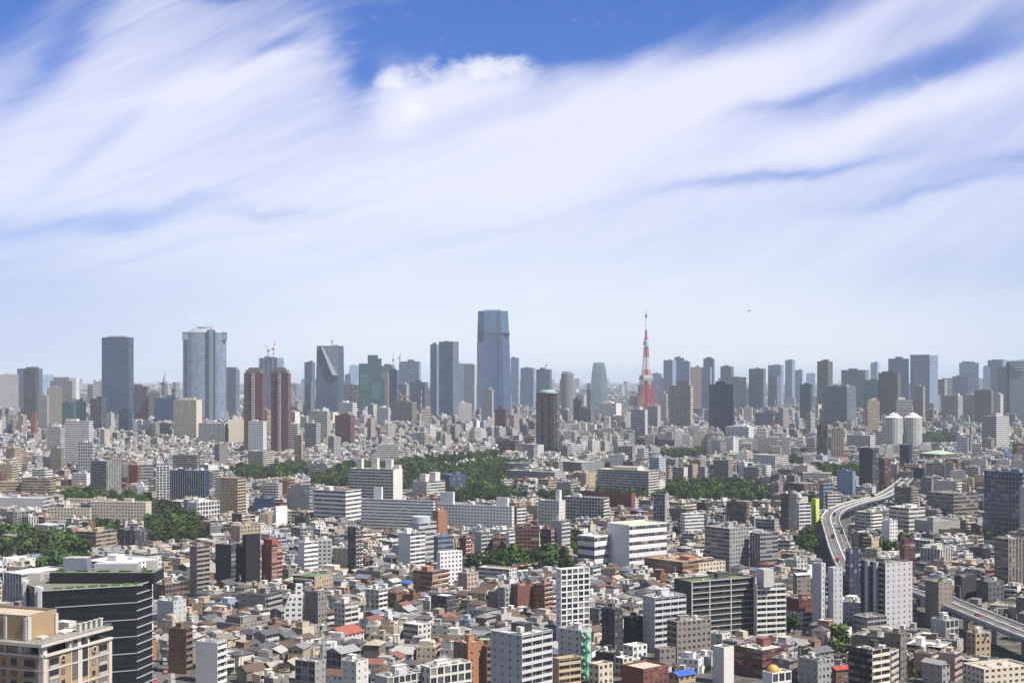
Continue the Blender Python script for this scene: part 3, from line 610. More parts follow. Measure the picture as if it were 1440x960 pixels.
MIDS = '''
49|68|90|738|753|PR|lgrey|white|hall||white roofed low hall among the dark trees at left|v=750,n
2|12|26|752|768|PW|grey|lgrey|hall||small grey hall with pale roof in the dark grove at the left edge|v=765,n
-4|-|30|678|702|BB|tan|brown|apartment_block||brown banded school wing with flat dark roof at the picture edge|v=693,d=22
30|70|79|672|703|BB|tan|taupe|apartment_block|brown banded school|long brown banded school block with grey roof|v=694
-4|60|71|700|722|PR|lgrey|white|hall||low grey gym hall with white roof before the brown school|v=714
67|127|128|714|742|WW|cream|cream|school_building||cream school wing with rows of small square windows among dark trees|v=724
128|205|213|706|742|WS|cream|cream|school_building|cream school|long cream school front with four rows of small windows|v=730
93|160|165|702|724|WW|cream|cream|school_building||far cream wing of the courtyard school|v=706
165|190|208|745|774|VV|charcoal|grey|apartment_block||dark netted block below the cream school|v=772
105|135|164|748|777|BB|tan|grey|apartment_block||tan balcony apartments with roof rail between trees and dark netted block|v=772
238|288|294|662|712|VP|navy|slate|office_block|navy ribbed hall|navy blue ribbed windowless hall block|v=700,rib
220|-|238|655|712|GG|white|lgrey|apartment_block||white framed strip block attached to the navy ribbed hall|v=698
127|150|171|648|702|GV|grey|grey|apartment_block||grey glass fronted blocks beyond the dark trees by the school|v=684
181|193|196|654|690|PP|maroon|grey|apartment_block||dark red side wall block left of a grey office|v=678
196|-|215|653|688|RR|grey|grey|office_block||grey office touching the dark red wall block|v=672
243|277|282|640|672|BB|taupe|tan|apartment_block||tan brown balcony block above the navy ribbed hall|v=660
71|86|90|630|678|WW|taupe|brown|apartment_tower||brown mid tower below the white banded tower|v=660
309|334|346|672|728|WB|tan|cream|apartment_tower|tan balcony tower|tan apartment tower with cream balconies|v=722,hero
263|277|309|706|737|PG|white|white|office_block||white four-storey block with gridded front by the trees|v=729
409|435|443|682|727|PB|grey|grey|apartment_block|grey windowless block|grey windowless block with small blue sign|v=718,sign
441|486|508|690|744|RR|white|brown|office_block|white ribbon office|white office block with blue ribbon windows|v=730
385|388|404|712|744|PP|white|white|apartment_block||narrow bright white blank block before the grey windowless one|v=738
303|325|341|766|828|PB|charcoal|dgrey|apartment_block||dark brown slab with balconies, lower of a black cluster|v=812
341|346|366|752|828|PP|black|dgrey|apartment_tower|black windowless slab|black windowless slab tower above low houses|v=815
368|382|397|766|824|PB|rosso|rosso|apartment_tower|orange red tower|orange red apartment tower with curved balconies and small gabled top|v=818
+|372|-|390|759|766|PP|rosso|rosso|penthouse||
419|428|447|762|812|PR|white|white|apartment_tower||white plain tower with banded right side|v=798
447|-|466|760|806|WW|lgrey|lgrey|apartment_block||light grey block right of the white plain tower|v=795
489|500|511|741|806|VV|charcoal|white|apartment_tower|black striped tower|black and white vertical striped slim tower|v=795
358|-|384|700|722|PP|navy|dgrey|office_block||low navy blue box among white roofs|v=716
434|-|457|652|678|RR|bronze|dgrey|apartment_block||dark brown low block beside the park trees|v=670
349|370|386|634|664|WB|cream|lgrey|apartment_block||cream stepped balconies facing right above dark trees|v=648
326|340|359|722|742|WB|brown|lgrey|apartment_block||dark brown low apartments with flat grey roof|v=736
491|553|566|660|724|BP|offwhite|lgrey|apartment_tower|big cream slab|big cream slab block with balcony bands and three roof boxes|v=708,fh=3.2
+|502|-|511|646|660|PP|offwhite|lgrey|penthouse||
+|523|-|533|645|660|PP|offwhite|lgrey|penthouse||
+|543|-|553|647|660|PP|offwhite|lgrey|penthouse||
+|556|-|565|655|660|PP|offwhite|lgrey|stair_tower||
580|600|626|677|714|PB|offwhite|lgrey|apartment_tower|second cream slab|second cream slab block with plain left wall and balconied right|v=698
+|591|-|604|668|677|PP|offwhite|lgrey|penthouse||
+|604|-|618|665|677|PP|offwhite|lgrey|penthouse||
508|609|612|704|757|RR|white|lgrey|apartment_block|long white slab|very long white banded slab, left arm of a wide angle|v=744,fh=2.9
+|521|-|534|685|702|PP|white|orange|stair_tower||
600|720|723|712|757|WW|white|lgrey|apartment_block|white arm slab|very long white slab with square windows, right arm of the angle|v=742,fh=2.9
+|612|-|634|695|712|PS|white|lgrey|penthouse||
+|706|-|724|700|712|PP|white|lgrey|penthouse||
720|727|740|712|750|PB|orange|lgrey|apartment_block||white end block with orange stripes closing the long slab|v=738,c2=white
618|632|655|667|700|VV|slate|grey|office_block||dark slate office pair behind the second cream slab|v=690
573|589|614|735|792|PR|lav|lav|office_block|round topped office|grey white office with drum on top and banded right side|v=775,drum
608|616|629|718|768|WS|orange|brown|apartment_tower|orange brown stack|orange brown tower standing before the long white slab|v=748
646|655|663|756|790|WW|brick|brown|apartment_block||dark brick tower block with windowed front|v=780
667|677|693|748|787|PB|lgrey|lgrey|apartment_block||grey white balcony block left of the maroon blocks|v=780
693|-|713|756|788|BB|brick|brown|apartment_block||lower maroon balcony block beside a slim white tower|v=775,d=16
712|716|724|747|790|PB|white|lgrey|apartment_tower||slim white balcony tower splitting the maroon blocks|v=780
724|-|758|740|788|BB|brick|brown|apartment_block|maroon balcony slab|long maroon balcony slab with white railings|v=775,d=16
560|577|598|750|803|PB|white|lgrey|apartment_tower|white slatted tower|white tower with dark slatted middle before the round topped office|v=795
610|616|637|754|795|RR|steel|grey|office_block||grey blue glass block with white floor bands|v=785
757|786|795|704|752|WS|offwhite|lgrey|apartment_tower|tan windowed tower|tan grey tower with dense windows and white tank on roof|v=742
+|782|-|789|690|704|PP|white|lgrey|penthouse||
793|849|857|700|742|GB|offwhite|lgrey|apartment_block|glass grid block|long glass grid apartment block with off-white frame|v=728
919|935|938|695|753|GS|grey|grey|apartment_tower|slim grey tower|slim grey tower rising behind the hospital's right side|v=733
854|885|938|738|804|PR|white|paleyellow|hospital|white hospital|big white hospital block with yellow green roof|v=795,fh=6,n
812|836|856|754|803|RR|white|white|hospital||lower white wing attached to the hospital with black ribbon windows|v=790,fh=6,n
840|912|927|662|700|BB|offwhite|cream|apartment_block|long terrace|long off-white terraced block above the trees|v=682
+|862|-|905|658|662|BB|offwhite|cream|upper_storey||
816|888|893|693|724|SS|brick|brown|school_building|dark brick school|long low dark brick school with flat roof|v=712
712|780|810|664|684|BW|lgrey|grey|apartment_block||grey apartments in long rows with cluttered flat roofs|v=674,d=26
712|745|770|652|668|WW|lav|grey|apartment_block||lavender grey long low block behind the park|v=658,d=20
790|818|850|650|676|VW|grey|lgrey|apartment_block||grey concrete long block between terrace and pitched rows|v=664
761|775|785|744|782|BB|brick|brown|apartment_block||small maroon block under the tan windowed tower|v=770
776|790|802|732|782|PB|lgrey|lgrey|apartment_tower|pale paired tower|pale glassy paired tower beside the dark trees|v=770
895|948|949|618|636|VV|taupe|grey|apartment_block||long low brown block with ribbed front under the black and white block|v=628
1104|1130|1160|680|699|VV|brown|grey|apartment_block||long dark brown low block left of the slanting glass block|v=692
1177|1199|1203|662|704|CP|steel|grey|office_block|slanting glass block|dark blue glass block with diagonal reflection|v=696
1208|1227|1236|630|694|PB|charcoal|grey|apartment_tower|dark slab tower|dark brown blank slab tower with pale side balconies|v=683
1098|1109|1120|694|757|VW|charcoal|lgrey|apartment_tower|dark strip tower|grey tower with dark vertical strip left of yellow green block|v=748
1120|1124|1140|707|752|WB|white|lgrey|apartment_block||white balcony block touching the yellow green block|v=742
1141|1147|1152|701|744|PP|yellow|yellow|office_block|yellow green block|bright yellow green block with a climbing plant painted on it|v=736,plant
1022|1050|1054|706|750|VV|brown|offwhite|apartment_block||dark brown block with white flat roof left of dark strip tower|v=732
991|1026|1053|743|806|BW|grey|grey|apartment_block|grey purple block|large grey purple apartment block with recessed corners|v=792
1054|1069|1094|750|806|VB|grey|lgrey|apartment_block||grey banded block right of the grey purple block|v=790
1152|1158|1171|680|722|VR|steel|grey|office_block||blue grey office with banded side by the expressway bend|v=715
1159|1164|1183|692|722|BB|offwhite|lgrey|apartment_block||white stepped balcony block along the expressway|v=716
1265|1279|1283|625|668|BP|navy|navy|office_tower|navy blue tower|navy blue slim tower with white balconies|v=652
1236|1244|1253|645|690|WB|maroon|brown|apartment_tower||maroon brown tower with white balconies right of dark slab tower|v=682
1295|1310|1313|672|706|SS|taupe|grey|apartment_block||tan grey plain block above the concrete office|v=696
1304|1341|1376|694|737|RB|taupe|taupe|office_block|concrete office|big taupe concrete office with deep bands and curved end|v=726
1250|1278|1301|714|750|RR|offwhite|offwhite|office_block||pale low ribbon windowed school beside the expressway|v=742
1286|1312|1350|733|757|PP|grey|grey|hall||grey low pavilion with deep flat roof|v=748
1384|1438|1452|664|768|GB|steel|taupe|office_tower|big grey glass tower|big grey glass gridded tower at the picture's right edge|v=748
1434|1448|1462|684|780|PB|lgrey|lgrey|apartment_tower||pale tower cut by the right picture edge|v=745
1294|1322|1346|634|652|WW|brown|palegreen|school_building||long block with green copper roof|v=644,hip
1265|1272|1287|758|832|VB|maroon|brown|apartment_tower|round brown tower|dark brown banded tower with rounded front|v=815
1285|1299|1300|658|690|CC|navy|lgrey|office_block||small navy glass cube with white frame|v=676
1240|1251|1262|732|772|PW|white|white|apartment_block||white narrow block near the expressway|v=760
1320|1350|1366|746|762|PW|tan|tan|hall||tan flat roofed low hall before the big grey glass tower|v=754,n
1398|1418|1446|758|838|BV|taupe|grey|apartment_tower|ribbed edge tower|taupe tower with stacked balconies and vertical ribs at right edge|v=818
1130|-|1168|665|690|RR|lgrey|lgrey|apartment_block||plain light grey office above the dark low block|v=672
957|963|990|722|760|WR|white|white|apartment_block||white four-storey block right of the slim grey tower|v=745
1060|1090|1109|640|662|WB|offwhite|lgrey|apartment_block||off-white wide block beyond the dark round trees|v=650
1191|-|1231|612|640|WW|lgrey|lgrey|apartment_block||long grey slab with windows beyond the dark slab tower|v=628
1231|-|1264|607|632|RR|white|lgrey|apartment_block||white long balcony slab left of the white drums|v=618
1020|-|1060|600|625|WW|white|white|hospital||white low wide hospital block with blue tint under navy block tower|v=616,n
700|-|735|620|640|BB|brown|brown|apartment_block||dark brown terrace with white railings behind the park|v=632
738|-|754|612|634|RR|pink|rust|apartment_block||pinkish block with terracotta roof left of the brown bay tower|v=624,hip
'''
FRONT = '''
5|30|94|807|862|VR|lgrey|offwhite|apartment_block|finned white block|long white block with vertical fins behind the black glass building|v=850,n
120|176|227|792|838|BW|white|white|apartment_block|angled white apartments|angled white apartments with square windows below the trees|v=818
94|112|120|785|815|WB|tan|tan|apartment_block||small tan balcony block left of the angled white apartments|v=800
215|232|263|822|852|WB|brown|palegreen|apartment_block|brown terrace|brown balcony terrace with pale green edge roof|v=843
267|277|295|768|840|SB|taupe|grey|apartment_tower|taupe balcony tower|taupe tower with grey balconies beside the black cluster|v=826,hero
221|244|262|845|885|PS|lav|white|apartment_block||pale lavender block with rounded white shoulder behind brown dotted block|v=868
237|262|271|884|948|SB|brown|lawn|apartment_block|brown dotted block|brown block with small dot windows and lawn on its roof|v=926,hero
275|306|319|903|962|PB|white|white|apartment_block|white blank-sided block|tall white block with blank left wall and balconied right|v=946,hero
398|412|428|830|884|WW|white|white|apartment_block|stepped white block|bright white slanting block stepping up to a narrow top|v=870,taper
428|447|460|832|886|SW|taupe|tan|apartment_block|slim taupe block|slim taupe block with grey stair shaft|v=878,hero
470|485|504|848|886|WB|offwhite|brown|apartment_block||off-white block with brown roof terrace frame|v=872
456|484|512|884|908|WW|offwhite|rosso|house|long red roof|long low building under a rust red tiled roof|v=893,gable
459|480|507|912|948|GB|grey|grey|house||grey green paired house with pitched roofs|v=936,gable
415|443|458|930|990|GS|grey|lgrey|apartment_block|grey panel block|grey panelled block with glass recess|v=965,hero
481|501|518|930|990|SS|offwhite|offwhite|apartment_block|cream stair block|cream block with red brown vertical strip|v=965,hero
581|608|631|804|840|BB|orange|dgrey|apartment_block|terraced brown block|orange brown apartments with terraces and solar panels|v=830,solar
614|619|650|776|824|PW|white|white|apartment_tower|white square-window tower|white tower with columns of small square windows|v=812,hero
644|657|671|806|838|SW|pink|lgrey|apartment_block||pinkish white block with rooftop drum|v=826
514|533|545|829|864|WB|offwhite|grey|apartment_block|off-white corner block|off-white seven-storey block with white corner balconies|v=856,hero
606|628|646|838|868|GR|charcoal|white|office_block|black box house|low black building with white roof and yellow green edge|v=858,n
673|716|727|800|824|RW|offwhite|cream|school_building|small school|small off-white school with long cream roof|v=812,n
567|588|606|878|910|RW|offwhite|offwhite|school_building||low school-like block with cream roof above grey houses|v=898,n
591|605|663|938|1006|WG|offwhite|cream|office_block|wide white office|wide white office block with tan cream roof and big windows|v=965,hero
527|545|594|952|1012|PG|lgrey|grey|office_block||grey block crowded with rooftop machines and a green tank|v=965,hero
638|658|680|904|988|GS|orange|offwhite|apartment_tower|orange block|orange block with glass corner|v=965,hero
680|683|702|908|985|PB|brown|green|apartment_block||dark brown balcony strip joined to the orange block|v=960,hero
690|734|777|893|1045|SB|lav|offwhite|apartment_tower|tall white balcony block|tall pale block with dot-windowed left wall and balconied front|v=965,hero,green
777|786|817|926|994|PB|tan|offwhite|apartment_block||tan seven-storey block with open walkways|v=962,hero
785|817|832|886|955|SP|lav|offwhite|apartment_block|lavender block|lavender grey block with rooftop boxes and green outer stair|v=935,stair
782|789|829|800|914|SG|white|dgrey|apartment_tower|white glass tower|white framed tower with pale green glass corner|v=872,hero
846|864|876|856|920|SW|charcoal|black|apartment_tower|charcoal tower|charcoal slim tower with black roof frame|v=910,hero
877|888|904|868|914|PB|black|grey|apartment_block||black block with white balcony edges|v=905,hero
904|921|965|840|918|SB|lav|white|apartment_tower|white stepped block|white lavender block with long banded balconies and stepped top|v=903,hero
948|972|1061|818|908|SB|charcoal|lawn|apartment_tower|dark grid block|long black balcony block with bright lawn roof and pale grid|v=888,hero,grid2
1061|1063|1104|822|902|PB|offwhite|palegreen|apartment_tower|white banded block|white block with brown window bands joined to the dark grid block|v=888,hero
+|1063|-|1085|800|822|SS|offwhite|lgrey|penthouse||
938|952|1000|874|934|BW|taupe|lgrey|apartment_block|taupe stepped block|dark taupe apartments with stepped upper floors|v=916,hero
1115|1121|1140|806|848|WW|taupe|offwhite|apartment_block||small taupe block with gabled roof front left of the pale twin towers|v=836,gable
1142|1155|1161|792|888|PS|lav|white|apartment_tower|first pale slab|pale lavender blank slab tower, first of a pair|v=862
1164|1172|1185|798|888|PS|lav|white|apartment_tower|second pale slab|pale lavender slab tower with one window column, second of a pair|v=874
1104|1124|1152|842|882|SW|maroon|lgrey|apartment_block|maroon brick block|maroon brick block with dark balcony core|v=874
1189|1194|1211|772|856|BV|navy|dgrey|apartment_tower||dark blue balcony tower behind the great chevron tower|v=840
1210|1245|1283|792|890|BS|dgrey|taupe|apartment_tower|great chevron tower|tall pale tower with dark zigzag balconies on its left face|v=880,hero,fins,c2=lav
1301|1320|1339|818|884|PS|taupe|palegreen|apartment_tower|taupe slab tower|square taupe tower with two columns of small windows|v=866,hero
1193|1227|1252|914|1006|RB|black|offwhite|apartment_block|black and beige block|block with black left wall and beige balconies right|v=965,hero,c2=cream
1359|1372|1393|890|928|WW|tan|offwhite|apartment_block|tan corner block|tan four-storey block with corner balconies|v=918,hero
1297|1325|1336|930|965|SW|grey|grey|house||blue grey house with steep dark edged roof|v=955,gable
1354|1384|1450|940|974|WW|cream|cream|apartment_block||beige low building with rooftop planting|v=962,hero
1031|1072|1108|914|954|BR|maroon|offwhite|apartment_block|maroon low block|low maroon block with tall red brown stair shaft|v=940
1002|1018|1032|910|962|PP|offwhite|grey|apartment_block||bare concrete walled block left of the maroon low block|v=945,n
1123|1150|1173|928|968|SW|grey|taupe|apartment_block||grey three-storey block with brown roof left of a red roof|v=958,hero
1085|1110|1122|928|960|RR|taupe|white|apartment_block||taupe block with white rooftop machines|v=950,hero
1072|1086|1113|946|975|PG|white|cream|office_block|gold dome building|white building with a gold dome on its corner|v=962,dome
1342|1352|1373|810|852|PP|charcoal|dgrey|apartment_block||dark blue grey windowless block by the elevated road|v=842
1373|1390|1412|818|856|PW|dgrey|grey|apartment_block||dark block and white gable beside the windowless one|v=845
1309|1330|1348|872|908|PG|lgrey|offwhite|office_block|curved wall building|grey building with long curved blank wall|v=895
1200|1220|1247|868|898|BB|grey|grey|apartment_block||grey sloping-roofed apartments at the foot of the chevron tower|v=885
750|766|777|822|862|WB|orange|grey|apartment_block||orange brown balcony block left of the white glass tower|v=858
718|728|750|822|862|WS|brick|dgrey|apartment_block||rust brown block with dark roof beside the orange brown one|v=855
700|710|722|826|862|SW|grey|grey|apartment_block||grey block with tiny windows behind the tall balcony block|v=850
876|890|910|908|928|WW|white|white|house||bright white two-storey house below the stepped white block|v=922,n
865|876|890|925|952|GW|offwhite|offwhite|house||off-white house with glassy left wall|v=944,n
874|905|940|940|968|PW|brick|cream|apartment_block||low red brick building with cream flat roofs|v=960,n
828|842|862|934|965|WW|cream|tan|apartment_block||beige two-storey block with tan gravel roof|v=958,n
920|928|950|912|940|PW|taupe|lawn|house||small taupe house with bright green artificial turf roof|v=930,n
940|955|978|945|970|WW|tan|blueglass|house||tan house under a bright blue roof|v=960,gable,bluer
1130|1148|1172|912|940|SW|grey|dgrey|house||dark roofed house with two white dormer windows|v=930,gable
1168|1176|1203|938|965|WW|brown|rosso|house|red roofed house|house under a bright red pitched roof|v=955,gable,redr
1107|1128|1152|862|884|WB|offwhite|offwhite|apartment_block||white small block with roof box below the maroon brick block|v=876
953|980|1020|792|812|RW|cream|lgrey|office_block||cream office block behind the dark grid block|v=806
906|960|1004|790|815|BB|orange|tan|apartment_block|orange terrace|long orange brown terrace with stepped roofs|v=803
'''


def parse(txt, kind):
    rows = []
    for ln in txt.strip().splitlines():
        p = ln.split('|')
        if p[0] == '+':
            p = p[1:]; rows[-1]['add'].append(dict(x0=float(p[0]), xc=None, x1=float(p[2]), yt=float(p[3]), yb=float(p[4]), st=p[5], col=p[6], roof=p[7], name=p[8])); continue
        o = dict(x0=float(p[0]), xc=None if p[1] == '-' else float(p[1]), x1=float(p[2]), yt=float(p[3]), yb=float(p[4]), st=p[5], col=p[6], roof=p[7], name=p[8], anchor=p[9], label=p[10], add=[], kind=kind)
        o['opt'] = dict((q.split('=') + ['1'])[:2] for q in p[11].split(',') if q) if len(p) > 11 else {}
        rows.append(o)
    return rows


def jit(c, r, a=.08): k_ = 1 + r.uniform(-a, a); return tuple(min(.85, x * k_) for x in c)
def clad(name, base, pts, D, mat, col, thick=2.0, z=None):
    """solid panel whose outline is given in photo pixels at depth D (its front face), thickness away from the street"""
    b = MB(); fr = [((x - 720) / F * D, D, zat(y, D)) for x, y in pts]; bk = [(x, y + thick, z_) for x, y, z_ in fr]; n = len(pts)
    area = sum(fr[i][0] * fr[(i + 1) % n][2] - fr[(i + 1) % n][0] * fr[i][2] for i in range(n))
    if area < 0: fr.reverse(); bk.reverse()
    lo = base.location
    fr = [(p[0] - lo.x, p[1] - lo.y, p[2]) for p in fr]; bk = [(p[0] - lo.x, p[1] - lo.y, p[2]) for p in bk]
    uv = [(p[0] / 3, p[2] / 4) for p in fr]
    b.face(fr, mat, col, uv)
    for i in range(n): b.face([fr[i], bk[i], bk[(i + 1) % n], fr[(i + 1) % n]], mat, col)
    return b


def hand(o):
    D = depth(o['yb']); opt = o['opt']; w, d, ang, cx, cy = solve(o['x0'], o['xc'], o['x1'], D)
    if 'd' in opt: nd = float(opt['d']); cx += math.sin(-ang) * (nd - d) / 2; cy += math.cos(ang) * (nd - d) / 2; d = nd
    w, d = max(w, 4), max(d, 4)
    rr_ = random.Random(o['label'] + 'k')
    if o['xc'] is None and 'd' not in opt and D > 2600 and o['x1'] - o['x0'] >= 11 and rr_.random() < .75:
        w, d, ang, cx, cy = solve(o['x0'], o['x0'] + (o['x1'] - o['x0']) * rr_.choice((.7, .76, .82, .86)), o['x1'], D); w, d = max(w, 6), max(d, 6)
    h = zat(o['yt'], D); r = random.Random(o['label'])
    col = jit(COL[o['col']], r, .05); rc = jit(COL[o['roof']], r, .1); near = D < 2600; far = D > 2600
    st = list(o['st']); res = o['name'] not in ('office_tower', 'office_block', 'hospital', 'hall')
    fh = float(opt.get('fh', 3.15 if res else 4.0))
    if far: fh *= 1.25
    off = (r.randint(0, 500), r.randint(0, 500))
    if 'gable' in opt or 'hip' in opt:
        hh = min(w, d) * .5 * .42 if min(w, d) < 20 else min(w, d) * .5 * .25; h = max(4, h - hh)
    hero = 'hero' in opt
    scol = COL[opt['c2']] if 'c2' in opt else None
    wins = []
    if hero:
        b = MB(); P = [(-w / 2, -d / 2), (w / 2, -d / 2), (w / 2, d / 2), (-w / 2, d / 2)]
        for i in range(4):
            s_ = st[i % 2]; L = w if i % 2 == 0 else d; cc = scol if (scol and i == 1) else col
            bar = None
            if 'grid2' in opt: bar = (.06, .06, .065)
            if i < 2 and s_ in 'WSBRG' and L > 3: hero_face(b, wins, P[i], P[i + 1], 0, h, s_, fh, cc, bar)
            else: b.wall(P[i], P[(i + 1) % 4], 0, h, s_, max(1, round(L / STY.get(s_, (3,))[0])), max(1, round(h / fh)), cc, off)
    else: b = body(w, d, 0, h, st, col, fh, off, scol)
    roofb = None
    if 'gable' in opt or 'hip' in opt:
        rcol = (.03, .12, .5) if 'bluer' in opt else (.5, .05, .03) if 'redr' in opt else rc
        pt = .42 if min(w, d) < 20 else .25
        roofb, gh = gable(w, d, h, rcol, .9 if 'hip' in opt else 0, pt, .6)
        if 'gable' in opt: gable_ends(b, w, d, h, col, pt)
    else: roofb = flat_roof(w, d, h, rc, near, col)
    root = b.build(o['name'], None, (cx, cy, 0), ang)
    o['root'] = root; o['D'] = D; o['h'] = h; o['w'] = w; o['d'] = d; o['box'] = (cx, cy, ang)
    tag(root, o['label'], {'office_tower': 'office tower', 'apartment_tower': 'apartment tower', 'apartment_block': 'apartment block', 'office_block': 'office building', 'school_building': 'school'}.get(o['name'], o['name']))
    roofb.build('roof', root)
    if wins: place_windows(root, wins)
    if near and 'gable' not in opt and 'hip' not in opt and 'n' not in opt and not o['add'] and 'dome' not in opt:
        add_parts(root, clutter(r, w * .92, d * .92, h - .95, 2 if D < 1200 else 1, tuple(min(.8, c * 1.05 + .04) for c in col)))
    elif far and 'twin' not in opt and not o['add']:
        for q_ in range(r.randint(1, 3)):
            q = MB(); q.box(r.uniform(-.22, .22) * w, r.uniform(-.1, .2) * d, h, w * r.uniform(.18, .45), d * r.uniform(.2, .5), r.uniform(2, 7), 'wall_plain', jit(col, r, .2), 'roof', rc); q.build('plant_room', root)
    for a in o['add']:
        a_w = (a['x1'] - a['x0']) / F * D; zb, zt = zat(a['yb'], D), zat(a['yt'], D); xm = tx((a['x0'] + a['x1']) / 2)
        # place it on the roof: where the sight line crosses the middle of the building's depth
        c_, s_ = math.cos(ang), math.sin(ang); DD = cy; X = xm * DD; lx, ly = (X - cx) * c_ + (0) * s_, -(X - cx) * s_
        lx = max(-w / 2 + a_w * .3, min(w / 2 - a_w * .3, lx)); ly = max(-d / 2 + 2, min(d / 2 - 2, ly))
        dd = min(d * .6, max(3.5, a_w * .7)); q = MB(); hh_ = max(1.5, (zt - zb) * cy / D)
        q.box(lx, ly, h - .95, a_w * .95, dd, hh_ + .95, {'P': 'wall_plain', 'M': 'metal'}.get(a['st'][0], 'facade_' + a['st'][0]), COL[a['col']], 'roof', COL[a['roof']])
        q.build(a['name'], root)
    occupy(cx, cy, w, d, ang)
    yv = float(opt.get('v', o['yt'] + .72 * (o['yb'] - o['yt'])))
    PROT.append((o['x0'], o['x1'], o['yt'], yv, D))
    ax_, ay_ = (o['x0'] + o['x1']) / 2, (o['yt'] + yv) / 2
    if o['anchor']: ANCH.append((ax_, ay_, o['anchor'], (o['x1'] - o['x0']) / 2, (yv - o['yt']) / 2))
    extras(o, root, b, w, d, h, col, r)
    return root


